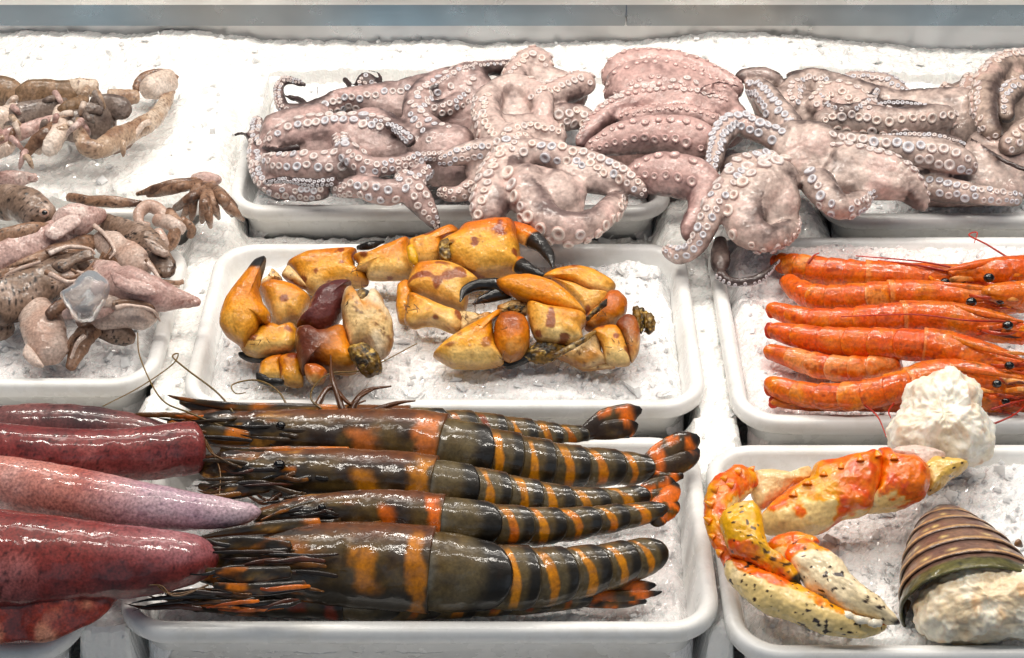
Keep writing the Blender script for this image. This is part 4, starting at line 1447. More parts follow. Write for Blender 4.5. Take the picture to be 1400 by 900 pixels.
tiger('dark prawn underneath the biggest one, only head and ragged tail peeping out',
      [(228, 818, -0.6, 8), (270, 820, -0.6, 15), (340, 822, -0.6, 20), (440, 822, -0.6, 24), (540, 822, -0.6, 26), (640, 820, -0.5, 24), (740, 818, -0.4, 20), (800, 816, -0.4, 15)],
      [470, 540, 600, 650, 700, 750, 800],
      [[(790, 816, -0.4, 9), (840, 806, 0.0, 11), (880, 802, 0.1, 8), (898, 800, 0.1, 2)], [(790, 818, -0.4, 9), (845, 816, -0.2, 9), (890, 812, -0.2, 5), (905, 809, -0.2, 1.5)], [(790, 822, -0.5, 8), (845, 825, -0.5, 7), (885, 822, -0.5, 3)]],
      65, (170, 80, 50), 
      feelers=[[(250, 822, 0.4), (215, 818, 0.8), (190, 808, 1.2), (175, 795, 1.6)]])


BITS = [((226, 142, 36), (150, 76, 24)), ((66, 50, 36), (34, 27, 22)), ((96, 76, 48), (48, 38, 28)), ((150, 112, 72), (84, 60, 40)), ((82, 56, 38), (40, 30, 24)), ((58, 46, 34), (30, 25, 21)), ((120, 70, 36), (60, 36, 24))]


def head_bits(root, x0, x1, y0, y1, z, n, seed, mat, bits=BITS, ln=(40, 120), wd=(1.4, 4.2), sgn=-1):
    """mouthparts, walking legs and feeler bases folded along the head"""
    rng = np.random.default_rng(seed)
    for i in range(n):
        f = rng.random()
        x = x0 + (x1 - x0) * rng.random()
        y = y0 + (y1 - y0) * f
        L = rng.uniform(*ln)
        w = rng.uniform(*wd)
        zz = z - 0.9 * f + rng.uniform(-0.45, 0.10)
        s = rng.uniform(-9, 9)
        c = [(x, y, zz - 0.3, w * 0.7), (x + sgn * L * 0.3, y + 0.5 * s + rng.uniform(-3, 3), zz, w), (x + sgn * L * 0.7, y + s + rng.uniform(-4, 4), zz - 0.05, w * 0.7), (x + sgn * L, y + 1.3 * s + rng.uniform(-6, 6), zz - 0.3, w * 0.15)]
        a, b = bits[int(rng.integers(len(bits)))]
        V, F, t, th = leaf(c, rng.uniform(0.25, 0.5), m=12, n=24)
        V = V + vnormals(V, F) * (0.0005 * fbm(V, 240, 2, seed + i))[:, None]
        g = fbm(V, 180, 3, seed + i)
        col = mixc(lin(*a), lin(*b), np.clip(t + 0.6 * g, 0, 1))
        col = mixc(col, lin(46, 34, 26), smooth(0.2, 0.5, fbm(V, 260, 2, seed + i + 50)) * 0.6)
        link('mouthpart' if L < 70 else 'leg', make_mesh('mouthpart', V, F, mat, col=col), root)


head_bits(TP[1], 300, 470, 556, 640, 3.1, 20, 701, M_SHELL)
head_bits(TP[1], 250, 330, 560, 640, 2.6, 14, 711, M_SHELL)
head_bits(TP[2], 320, 470, 630, 688, 3.5, 22, 702, M_SHELL)
head_bits(TP[3], 420, 560, 690, 738, 3.7, 14, 703, M_SHELL)
head_bits(TP[4], 300, 470, 742, 828, 4.0, 24, 704, M_SHELL)
head_bits(TP[5], 260, 420, 812, 834, 1.0, 12, 705, M_SHELL)

# ---------------------------------------------------------------- red shrimps (heads to the right)
RED = dict(a=lin(228, 116, 28), b=lin(242, 158, 66), c=lin(204, 76, 18), pale=lin(242, 184, 140), ring=lin(246, 206, 168))


def shrimp_cols(hue, pale_amt):
    def f(V, t, th, kind, seed, dors):
        up = np.cos(th)
        w = fbm(V, 60, 3, seed)
        w2 = fbm(V, 200, 3, seed + 4)
        a = mixc(RED['a'], RED['b'], smooth(-0.3, 0.5, w))
        a = mixc(a, RED['c'], smooth(0.1, 0.5, w2 + 0.3 * np.abs(up)) * 0.6)
        a = mixc(a, np.tile(lin(*hue), (len(a), 1)), 0.45)
        if kind == 'head':
            a = mixc(a, lin(206, 132, 60), smooth(-0.1, 0.5, w + 0.6 * w2) * 0.7)
            a = mixc(a, lin(96, 70, 52), smooth(0.25, 0.55, w2) * smooth(0.15, 0.45, t) * smooth(0.8, 0.5, t) * 0.6)
            a = mixc(a, RED['ring'], smooth(0.955, 0.975, t) * 0.4)
        else:
            a = mixc(a, RED['pale'], smooth(0.2, 0.7, w + pale_amt) * 0.6)
            a = mixc(a, RED['ring'], smooth(0.93, 0.97, t) * smooth(0.0, 0.5, w) * 0.3)
            a = mixc(a, RED['c'] * 0.8, smooth(0.10, 0.02, t) * 0.5)
        st = smooth(0.2, 0.6, fbm(V * np.array([0.35, 1, 1]), 300, 2, seed + 6))
        a = mixc(a, RED['c'] * 0.85, st * 0.45)
        a = mixc(a, lin(140, 44, 20), smooth(0.34, 0.55, fbm(V, 230, 3, seed + 16)) * 0.5)
        return a * (1 + 0.22 * w2)[:, None]
    return f


def tail_red(V, t, th, seed):
    w = fbm(V, 120, 3, seed)
    return mixc(lin(196, 66, 24), lin(226, 108, 40), smooth(-0.4, 0.4, w))


SH = []


def shrimp(label, ctrl, cuts, tail, seed, hue=(226, 112, 26), pale=0.15, **k):
    SH.append(prawn('red_shrimp', label, 'shrimp', ctrl, cuts, shrimp_cols(hue, pale), tail, M_SHRIMP, 'red shrimps lined up in their tray', seed=seed, tailcol=tail_red, dors=0.0, legcol=(190, 90, 40), feelcol=(190, 60, 36), flare=0.05, **k))
    return SH[-1]


def fan(x, y, z, L, w, ang0=180):
    out = []
    for a, f in ((-20, 1.0), (0, 0.9), (20, 1.0)):
        r = math.radians(ang0 + a)
        dx, dy = math.cos(r) * L * f, -math.sin(r) * L * f * 0.8
        out.append([(x, y, z, w * 0.6), (x + dx * 0.5, y + dy * 0.5, z, w), (x + dx * 0.85, y + dy * 0.85, z - 0.1, w * 0.8), (x + dx, y + dy, z - 0.1, w * 0.3)])
    return out


shrimp('red shrimp nearest the octopus at the back of the row',
       [(1408, 386, 1.0, 12), (1360, 384, 1.0, 17), (1300, 381, 1.0, 18), (1240, 379, 1.0, 18), (1185, 376, 1.0, 18), (1130, 371, 1.0, 18), (1090, 364, 0.9, 16), (1064, 358, 0.8, 12)],
       [1182, 1156, 1130, 1108, 1090, 1075, 1062], fan(1066, 358, 0.7, 14, 7), 70,
       eyes=[(1292, 386, 2.2, 8), (1318, 384, 2.0, 6)], rostrum=[(1240, 366, 1.8, 4), (1300, 371, 2.0, 4), (1360, 378, 2.0, 2), (1395, 382, 2.0, 1)],
       feelers=[[(1300, 372, 2.0), (1250, 362, 2.2), (1200, 356, 2.0)], [(1330, 372, 2.2), (1260, 358, 2.4), (1170, 350, 2.0)], [(1105, 360, 1.8), (1112, 350, 2.2), (1120, 346, 2.2)], [(1390, 360, 2.2), (1350, 335, 2.2), (1325, 322, 2.0), (1336, 318, 2.0), (1332, 332, 1.9)]])
shrimp('red shrimp second from the back with its tail bent down',
       [(1408, 416, 1.4, 12), (1360, 412, 1.4, 17), (1310, 406, 1.4, 17), (1260, 402, 1.4, 17), (1215, 402, 1.4, 17), (1165, 407, 1.3, 18), (1120, 407, 1.2, 17), (1094, 398, 1.0, 15), (1078, 386, 0.8, 12)],
       [1214, 1184, 1156, 1130, 1110, 1092, 1077], fan(1080, 388, 0.6, 16, 8, 130), 71,
       eyes=[(1328, 413, 2.6, 9), (1368, 411, 2.4, 8)], rostrum=[(1270, 388, 2.2, 4), (1330, 394, 2.4, 4), (1395, 402, 2.4, 1.5)])
shrimp('red shrimp third from the back, thin orange tail pointing left',
       [(1408, 462, 1.6, 12), (1370, 450, 1.6, 18), (1310, 437, 1.6, 20), (1255, 433, 1.6, 20), (1200, 436, 1.5, 19), (1150, 439, 1.4, 17), (1105, 437, 1.2, 15), (1070, 427, 1.0, 12), (1052, 421, 0.9, 9)],
       [1232, 1200, 1168, 1138, 1110, 1082, 1056], fan(1062, 424, 0.8, 16, 8, 195), 72, hue=(226, 100, 40), pale=-0.1,
       eyes=[(1378, 445, 2.8, 9)], rostrum=[(1300, 418, 2.6, 4), (1350, 430, 2.8, 4), (1400, 440, 2.8, 1.5)],
       feelers=[[(1380, 440, 2.6), (1320, 438, 3.2), (1250, 430, 3.2), (1150, 433, 3.0)]])
shrimp('red shrimp in the middle with a pale ring behind its head',
       [(1408, 508, 1.8, 12), (1372, 500, 1.9, 20), (1320, 486, 2.0, 24), (1275, 474, 2.0, 22), (1240, 471, 1.9, 20), (1180, 469, 1.7, 20), (1130, 466, 1.5, 18), (1085, 458, 1.2, 15), (1056, 452, 1.0, 11)],
       [1262, 1226, 1190, 1156, 1124, 1090, 1058], fan(1062, 452, 0.8, 18, 9, 185), 73, hue=(228, 104, 44), pale=0.0,
       eyes=[(1380, 500, 3.2, 8)], rostrum=[(1300, 462, 3.2, 4), (1350, 478, 3.4, 4), (1400, 492, 3.2, 1.5)])
shrimp('short pale pink shrimp tail lying between two bigger red shrimps',
       [(1240, 492, 0.6, 12), (1205, 500, 0.6, 14), (1165, 504, 0.6, 16), (1125, 501, 0.6, 16), (1085, 490, 0.5, 14), (1052, 480, 0.4, 10)],
       [1222, 1186, 1160, 1132, 1106, 1080, 1050], fan(1058, 482, 0.3, 14, 8, 190), 74, hue=(214, 110, 84), pale=0.35, head=False)
shrimp('red shrimp at the front of its tray, touching the white meat knob',
       [(1408, 530, 1.6, 12), (1370, 524, 1.7, 18), (1320, 516, 1.8, 21), (1275, 517, 1.8, 22), (1240, 526, 1.7, 21), (1195, 537, 1.5, 19), (1150, 542, 1.3, 18), (1105, 540, 1.1, 16), (1066, 530, 1.0, 14), (1050, 522, 0.9, 10)],
       [1240, 1208, 1178, 1148, 1118, 1088, 1056], fan(1062, 530, 0.8, 18, 10, 175), 75, pale=0.15,
       eyes=[(1363, 525, 2.8, 8)], rostrum=[(1290, 500, 2.8, 4), (1340, 508, 2.9, 4), (1400, 518, 2.8, 1.5)],
       feelers=[[(1180, 552, 1.2), (1200, 570, 1.4), (1212, 598, 0.8)], [(1222, 552, 1.4), (1215, 562, 1.8), (1218, 572, 1.6)], [(1355, 560, 1.6), (1380, 552, 1.8), (1405, 546, 1.6)], [(1358, 580, 1.2), (1385, 568, 1.4), (1405, 552, 1.2)]])
shrimp('dark orange shrimp head at the right, lowest of the row along the rim',
       [(1415, 552, 0.6, 10), (1380, 550, 0.6, 13), (1330, 548, 0.6, 14), (1250, 550, 0.4, 13), (1170, 552, 0.2, 10), (1100, 552, 0.0, 9), (1060, 550, 0.0, 6)],
       [1290, 1250, 1210, 1170, 1130, 1095, 1060], fan(1066, 550, 0.0, 16, 6, 180), 76, hue=(170, 70, 26), eyes=[(1375, 549, 1.4, 7)])
shrimp('red shrimp head pointing left at the top right, overlapping the back shrimp',
       [(1296, 372, 2.4, 5), (1320, 372, 2.4, 12), (1350, 373, 2.3, 18), (1390, 372, 2.2, 21), (1425, 372, 2.0, 22)],
       [1424, 1425], [], 77, hue=(226, 110, 40), eyes=[(1352, 380, 3.6, 9)], rostrum=[(1400, 352, 3.0, 4), (1340, 362, 3.2, 4), (1290, 370, 3.0, 1.5)])
shrimp('pale orange shrimp head at the right edge beside the second shrimp',
       [(1340, 398, 2.8, 5), (1360, 400, 2.8, 12), (1390, 403, 2.6, 17), (1425, 405, 2.4, 19)],
       [1424, 1425], [], 78, hue=(232, 140, 80), pale=0.3)

RB = [((226, 120, 40), (190, 70, 26)), ((236, 160, 90), (210, 100, 44)), ((150, 84, 50), (90, 50, 34)), ((206, 90, 40), (160, 54, 24)), ((240, 186, 130), (214, 120, 66))]
for o_, (x0, x1, y0, y1, z) in zip(SH, [(1270, 1390, 372, 394, 2.6), (1310, 1400, 400, 424, 3.0), (1330, 1400, 440, 462, 3.2), (1330, 1400, 484, 512, 3.5), None or (0, 0, 0, 0, 0), (1320, 1400, 516, 540, 3.2), (1330, 1400, 546, 556, 1.6)]):
    if x1:
        head_bits(o_, x0, x1, y0, y1, z, 9, int(x0 + y0), M_SHRIMP, RB, (30, 80), (1.5, 4.5), 1)

# ================================================================== SQUID AND CUTTLEFISH
M_SQUID = wet('squid_skin', rough=0.48, spec=0.35, coat=1.0, coat_rough=0.05, bump=0.10, bump_scale=700, bump2=0.16, bump2_scale=55, speck=0.22, speck_scale=600, sat=1.0, gam=1.32)
M_PALE = wet('pale_squid_skin', rough=0.48, spec=0.35, coat=0.8, coat_rough=0.05, bump=0.15, bump_scale=800, bump2=0.35, bump2_scale=170, speck=0.16, speck_scale=500, sat=0.92, gam=1.32)


def lobe(parent, name, outline, z, H, colf, mat, seed=0, lump=0.0008, lump_f=80, fine=0.0001, m=96, rings=20, p=2.6, ax=None, c=None, tilt=0.45):
    V, F, t, th = puff(outline, z, H, m=m, rings=rings, p=p, ax=ax, c=c, tilt=tilt)
    N = vnormals(V, F)
    V = V + N * (lump * fbm(V, lump_f, 3, seed) + fine * fbm(V, 520, 2, seed + 5))[:, None]
    return link(name, make_mesh(name, V, F, mat, col=colf(V, t, th, seed)), parent)


def piece(parent, name, ctrl, colf, mat, flat=0.85, n=None, m=40, r0=0.8, r1=0.8, lump=0.0006, lump_f=110, seed=0, shape=None, fine=0.0, sag=0.0):
    """one rounded piece of flesh or shell lofted along a picture-traced centre line"""
    L = len(ctrl)
    sp = Spine([list(c) + [flat] if len(c) == 4 else c for c in ctrl], n=max(40, 16 * L), cluster=0.2)
    if sag:
        sp.r = sp.r * (1 + 0.16 * fbm(np.column_stack([sp.u * sp.L * 55, 0 * sp.u + seed, 0 * sp.u]), 1.0, 2, seed))
    V, F, t, th = loft(sp, m=m, n=n or max(40, 18 * L), round0=r0, round1=r1, shape=shape)
    N = vnormals(V, F)
    d = lump * fbm(V, lump_f, 3, seed)
    if fine:
        d = d + fine * fbm(V, 520, 2, seed + 5)
    if sag:
        d = d + sag * fbm(V, 42, 2, seed + 8) - 0.22 * sag * smooth(0.12, 0.0, np.abs(fbm(V * np.array([0.5, 1, 1]), 85, 2, seed + 9)))
    V = V + N * d[:, None]
    c = colf(V, t, th, seed)
    o = link(name, make_mesh(name, V, F, mat, col=c), parent)
    return o


def single(name, label, cat, ctrl, colf, mat, group=None, **k):
    """a thing that is one mesh, its origin at its own base"""
    o = piece(None, name, ctrl, colf, mat, **k)
    me = o.data
    n = len(me.vertices)
    V = np.empty(n * 3, np.float32)
    me.vertices.foreach_get('co', V)
    V = V.reshape(-1, 3)
    c = np.array([V[:, 0].mean(), V[:, 1].mean(), V[:, 2].min()])
    me.vertices.foreach_set('co', (V - c).astype(np.float32).ravel())
    me.update()
    o.location = c
    return tag(o, label, cat, group)


def chroma(base, dark, light, spot, dens=0.3, belly=None, f=34):
    """squid pigment: clouds plus thousands of small chromatophore dots"""
    base, dark, light, spot = lin(*base), lin(*dark), lin(*light), lin(*spot)

    def f_(V, t, th, seed):
        a = fbm(V, f, 3, seed)
        b = fbm(V, 120, 3, seed + 2)
        s = fbm(V, 560, 2, seed + 4)
        c = mixc(base, dark, smooth(0.0, 0.6, a + 0.3 * b))
        c = mixc(c, light, smooth(0.05, 0.6, -a + 0.3 * b))
        c = mixc(c, spot, smooth(0.22, 0.5, s) * dens * (0.6 + 0.8 * (b > -0.1)))
        if belly is not None:
            c = mixc(c, lin(*belly), smooth(0.2, 1.0, np.cos(th) + 0.4 * a))
        return c * (1 + 0.08 * b)[:, None]
    return f_


GQ = 'big squids at the bottom left'
single('squid', 'dull purple squid body furthest back at the left edge, mostly hidden', 'squid',
       [(-40, 590, 1.2, 30), (40, 586, 1.4, 34), (110, 586, 1.5, 32), (180, 592, 1.4, 27), (225, 597, 1.0, 18), (245, 600, 0.6, 10)],
       chroma((140, 92, 90), (92, 60, 64), (170, 124, 118), (78, 44, 46), 0.55), M_SQUID, GQ, seed=301, m=64, n=120, fine=0.0001)
single('squid', 'glossy maroon squid body with a blunt cut end facing right', 'squid',
       [(-40, 612, 3.4, 38), (40, 622, 3.4, 40), (120, 624, 3.3, 37), (190, 621, 3.3, 37), (240, 615, 3.2, 37), (268, 612, 3.1, 36), (280, 611, 3.0, 32)],
       chroma((150, 74, 72), (98, 50, 56), (186, 124, 120), (84, 34, 38), 0.6), M_SQUID, GQ, seed=302, m=72, n=140, r1=0.35, fine=0.0001)
single('squid', 'pale pink squid body tapering to a point over the prawn heads', 'squid',
       [(-40, 655, 4.2, 36), (20, 663, 4.3, 38), (100, 676, 4.3, 37), (180, 690, 4.2, 34), (250, 698, 4.0, 28), (310, 702, 3.8, 20), (345, 701, 3.6, 13), (357, 700, 3.5, 8)],
       lambda V, t, th, s: mixc(chroma((212, 152, 140), (192, 118, 106), (220, 176, 168), (120, 72, 80), 0.35)(V, t, th, s), chroma((208, 184, 192), (196, 166, 180), (222, 204, 210), (120, 96, 124), 0.35)(V, t, th, s), smooth(0.35, 0.7, t)), M_SQUID, GQ, seed=303, m=72, n=150, fine=0.0001)
sq = thing('squid', 'largest wine red squid at the front left with its orange tinged fin spread', 'squid', P(60, 780, 0), GQ)
piece(sq, 'mantle', [(-50, 762, 3.6, 72), (20, 768, 3.8, 68), (80, 768, 3.8, 62), (140, 768, 3.7, 54), (200, 768, 3.6, 47), (250, 765, 3.3, 38), (285, 762, 2.9, 26), (298, 761, 2.6, 14)],
      lambda V, t, th, s: mixc(chroma((154, 72, 66), (112, 46, 46), (182, 116, 112), (88, 34, 36), 0.6)(V, t, th, s), chroma((176, 118, 122), (160, 84, 84), (196, 150, 152), (110, 56, 66), 0.4)(V, t, th, s), smooth(0.45, 0.8, t) * smooth(-0.3, 0.3, -np.cos(th) + 0.5 * fbm(V, 40, 2, 9))), M_SQUID, seed=304, m=80, n=160, fine=0.0001)
piece(sq, 'fin', [(-40, 822, 2.4, 54), (20, 826, 2.5, 52), (70, 824, 2.6, 48), (110, 814, 2.7, 42), (142, 802, 2.8, 30), (178, 790, 2.8, 12)],
      chroma((164, 74, 56), (118, 46, 42), (206, 150, 124), (100, 38, 36), 0.6, f=60), M_SQUID, flat=0.20, seed=305, m=64, n=110, lump=0.0022, lump_f=60, fine=0.0002)


# ---------------------------------------------------------------- small squid in the left tray
GS = 'small squid heaped in the left tray'
SPK = chroma((158, 134, 116), (104, 82, 68), (192, 170, 156), (60, 46, 40), 0.85, f=60)       # brown speckled
PNK = chroma((208, 178, 170), (180, 142, 134), (224, 204, 196), (150, 104, 94), 0.45)        # pink
PAL = chroma((216, 196, 184), (198, 168, 152), (228, 214, 206), (180, 146, 128), 0.3)         # pale
BRN = chroma((166, 132, 106), (118, 86, 66), (198, 168, 146), (84, 60, 48), 0.6, f=70)        # brown arms
SQ = [
    ('long dark speckled squid body running up across the left tray', [(-20, 424, 2.6, 30), (30, 402, 2.8, 30), (80, 376, 3.0, 26), (110, 360, 3.0, 19), (128, 350, 3.0, 9)], SPK),
    ('ochre brown squid body above the dark speckled one', [(-10, 388, 3.0, 14), (40, 368, 3.4, 16), (85, 348, 3.6, 16), (120, 332, 3.4, 12), (132, 326, 3.2, 6)], BRN),
    ('pink violet squid body with a ragged fin at the left edge', [(-15, 360, 3.6, 22), (35, 342, 4.0, 22), (75, 322, 4.2, 20), (105, 306, 4.2, 13), (118, 300, 4.0, 5)], PNK),
    ('pale pink fin shaped squid end pointing right above the ochre one', [(70, 322, 4.2, 10), (95, 304, 4.8, 20), (122, 298, 4.8, 18), (146, 292, 4.4, 6)], PNK),
    ('slim shiny squid arm lying on top at the left edge', [(-12, 330, 4.8, 11), (20, 322, 5.0, 12), (50, 316, 5.0, 11), (73, 311, 4.8, 7)], BRN),
    ('pale squid body lying under the dark curved one', [(128, 326, 3.2, 12), (152, 336, 3.6, 19), (180, 352, 3.6, 21), (206, 370, 3.2, 15)], PAL),
    ('dark speckled squid body curving down to the tray rim', [(140, 306, 3.4, 12), (175, 318, 3.9, 16), (206, 338, 4.0, 18), (224, 362, 3.6, 17), (228, 380, 3.2, 10)], SPK),
    ('pointed pink squid overhanging the right rim of the left tray', [(125, 364, 3.4, 10), (150, 382, 3.8, 22), (185, 396, 3.8, 25), (220, 404, 3.4, 19), (252, 410, 2.8, 10), (272, 413, 2.4, 3)], PNK),
    ('pale squid body lying below the pointed pink one', [(104, 444, 1.8, 10), (135, 432, 2.2, 20), (170, 424, 2.4, 22), (200, 428, 2.2, 20), (218, 434, 1.6, 12)], PAL),
    ('fat pale pink squid body hanging down over the ice', [(42, 418, 1.8, 20), (56, 440, 2.0, 29), (66, 468, 1.6, 29), (76, 488, 0.9, 22), (82, 498, 0.5, 10)], PAL),
    ('slim brown squid body standing in the ice beside the fat pale one', [(135, 446, 1.4, 12), (115, 460, 1.3, 15), (104, 482, 0.7, 13), (95, 506, 0.2, 7)], BRN),
    ('short speckled squid end below the pale body near the rim', [(135, 446, 1.0, 12), (158, 454, 0.8, 16), (176, 464, 0.3, 12), (184, 470, 0.0, 6)], SPK),
    ('thin pink squid tip lying on ice at the left edge above the heap', [(-12, 248, 1.6, 10), (22, 245, 1.8, 10), (52, 243, 1.7, 6)], PNK),
    ('small brown squid lying alone on the ice between the two left trays', [(92, 269, 1.4, 5), (115, 273, 1.7, 8), (150, 276, 1.7, 7), (185, 278, 1.4, 4), (205, 279, 1.0, 2)], BRN),
    ('grey squid body squashed at the left edge above the dark speckled one', [(-20, 396, 2.4, 16), (10, 384, 2.6, 18), (45, 380, 2.4, 14)], SPK),
    ('dull violet squid body at the left edge below the dark speckled one', [(-20, 446, 0.6, 18), (0, 446, 0.8, 18), (14, 440, 0.6, 12)], SPK),
    ('brown curled squid arm under the dark curved body', [(140, 350, 3.0, 8), (160, 356, 3.4, 6), (176, 364, 3.2, 5), (166, 372, 3.0, 5)], BRN),
    ('small pinkish arm stub sticking out over the right rim', [(212, 386, 3.0, 7), (235, 389, 2.6, 7), (252, 385, 2.4, 4)], BRN),
]
for i, (lab, c, cf) in enumerate(SQ):
    single('small_squid', lab, 'squid', [(x, y, z, r * 1.05) for x, y, z, r in c], cf, M_PALE, GS, seed=400 + i, m=48, lump=0.0005, lump_f=90, fine=0.0001, sag=0.0022, flat=0.6, r0=0.5, r1=0.5)

# fins and loose arm strands that make the heap read as squid
FINS = [(7, [(150, 372), (170, 378), (205, 388), (215, 402), (190, 404), (160, 392)], 4.9, 5, PNK), (0, [(70, 362), (95, 350), (122, 340), (128, 352), (105, 362), (85, 372)], 4.2, 5, SPK), (2, [(60, 318), (80, 300), (104, 292), (112, 304), (95, 318), (75, 328)], 5.4, 5, PNK), (9, [(36, 470), (48, 482), (60, 502), (44, 500), (30, 486)], 1.4, 5, PAL), (6, [(196, 326), (216, 330), (232, 348), (222, 352), (204, 342)], 4.9, 4, SPK)]
HEAP = [o for o in COL.objects if o.name.split('.')[0] == 'small_squid']
for k, ol, z, H, cf in FINS:
    lobe(HEAP[k], 'fin', ol, z, H, cf, M_PALE, seed=430 + k, lump=0.0010, m=48, rings=10)
STR = [(3, [(120, 300, 4.9), (140, 318, 4.9), (150, 338, 4.8), (144, 352, 4.4)]), (7, [(130, 366, 4.6), (112, 372, 4.8), (98, 366, 4.8)]), (0, [(60, 372, 5.0), (90, 380, 4.8), (116, 372, 4.8), (130, 358, 4.6)]), (5, [(196, 352, 5.0), (206, 366, 4.6), (222, 384, 4.0), (240, 386, 3.4)]), (8, [(150, 416, 4.2), (172, 414, 4.2), (204, 420, 3.8), (214, 438, 2.6)]), (10, [(112, 452, 2.6), (98, 466, 2.4), (92, 486, 1.6)]), (1, [(60, 346, 5.2), (90, 336, 5.2), (118, 338, 4.8), (128, 346, 4.4)]), (14, [(0, 372, 4.0), (24, 362, 4.6), (52, 352, 5.0)])]
for k, c in STR:
    for q in range(2):
        cc = [(x + 5 * q + rg.uniform(-3, 3), y + 4 * q + rg.uniform(-3, 3), z - 0.55 + 0.1 * q, 3.8 - 0.8 * i_) for i_, (x, y, z) in enumerate(c)]
        piece(HEAP[k], 'arm', cc, BRN if q != 1 else PAL, M_PALE, seed=440 + 5 * k + q, m=12, lump=0.0004, r0=0.5, r1=0.4)

rs = np.random.default_rng(64)
KN = ['speckled brown', 'pink', 'pale beige', 'brown']
WH = ['leftmost', 'second from left', 'rightmost']
for i in range(11):
    x, y = 2 + 13 * (i // 4 * 4 + i % 4) + rs.uniform(-3, 3), rs.uniform(322, 430)
    y = y + 0.1 * x
    L = rs.uniform(60, 105)
    an = rs.uniform(-0.65, 0.15)
    z = 2.6 + 0.6 * rs.random()
    r = rs.uniform(8, 13)
    dx, dy = math.cos(an) * L, math.sin(an) * L * 0.8
    c = [(x - dx * 0.5, y - dy * 0.5, z, r * 0.7), (x - dx * 0.2, y - dy * 0.2 - 3, z + 0.2, r), (x + dx * 0.15, y + dy * 0.15, z + 0.2, r * 0.9), (x + dx * 0.4, y + dy * 0.4, z, r * 0.5), (x + dx * 0.52, y + dy * 0.52, z - 0.2, r * 0.12)]
    single('small_squid', 'slender %s squid wedged into the left tray heap, %s of its colour' % (KN[i % 4], WH[i // 4]), 'squid', c, [SPK, PNK, PAL, BRN][i % 4], M_PALE, GS, seed=1400 + i, m=36, lump=0.0005, fine=0.0001, sag=0.0012, flat=0.7, r0=0.5, r1=0.2)

ct = thing('cuttlefish', 'rounded cuttlefish head with one dark eye at the left edge', 'cuttlefish', P(35, 285, 2))
piece(ct, 'head', [(-10, 284, 3.6, 26), (15, 276, 4.2, 25), (40, 283, 4.4, 25), (62, 295, 4.0, 18), (76, 305, 3.4, 8)], SPK, M_PALE, seed=450, lump=0.0012)
ball('eye_ring', 60, 291, 5.6, 7, 6, ct, M_PALE, (214, 180, 160))
ball('eye', 61, 291, 6.1, 4, 3.5, ct, M_EYE)

# bunch of arms hanging over the tray rim
ar = thing('squid', 'bunch of brown squid arms spilling over the rim beside the octopus tray', 'squid', P(260, 270, 1))
rga = np.random.default_rng(21)
root = (278, 250, 2.6)
ends = [(186, 266), (200, 268), (232, 290), (248, 300), (262, 302), (276, 306), (288, 312), (300, 300), (318, 296), (334, 302), (325, 284)]
for i, (ex, ey) in enumerate(ends):
    k = i / 10.0
    sx = root[0] + rga.uniform(-8, 16)
    mx_, my_ = (sx + ex) / 2 + rga.uniform(-6, 6), (root[1] + ey) / 2 - rga.uniform(0, 8)
    piece(ar, 'arm', [(sx, root[1] + rga.uniform(-2, 6), 2.4, 7), (mx_, my_, 3.0 + 0.3 * (i % 3), 7.5), (mx_ * 0.4 + ex * 0.6, my_ * 0.4 + ey * 0.6, 2.4, 6), (ex, ey, 1.0 if ex > 210 else 1.8, 2.5)], BRN, M_PALE, seed=470 + i, m=18, lump=0.0006)
piece(ar, 'head', [(262, 246, 2.4, 8), (282, 246, 2.8, 11), (303, 246, 2.4, 6)], PNK, M_PALE, seed=490)
piece(ar, 'curled_arm', [(226, 312, 1.8, 8), (222, 292, 2.6, 9), (204, 282, 3.0, 9), (190, 292, 2.8, 8), (192, 306, 2.4, 6), (206, 308, 2.2, 4)], PAL, M_PALE, seed=491, m=20)
for i, c in enumerate([[(210, 300, 2.4, 9), (235, 306, 2.6, 11), (252, 318, 2.0, 8)], [(228, 288, 2.6, 8), (240, 305, 2.6, 9), (236, 330, 1.6, 8), (226, 345, 1.0, 4)], [(212, 315, 2.2, 9), (222, 330, 1.8, 9), (230, 340, 1.2, 5)], [(245, 300, 2.4, 7), (262, 312, 1.6, 6), (258, 326, 0.8, 4)]]):
    piece(ar, 'arm', c, BRN if i % 2 else PAL, M_PALE, seed=494 + i, m=20, lump=0.0014)

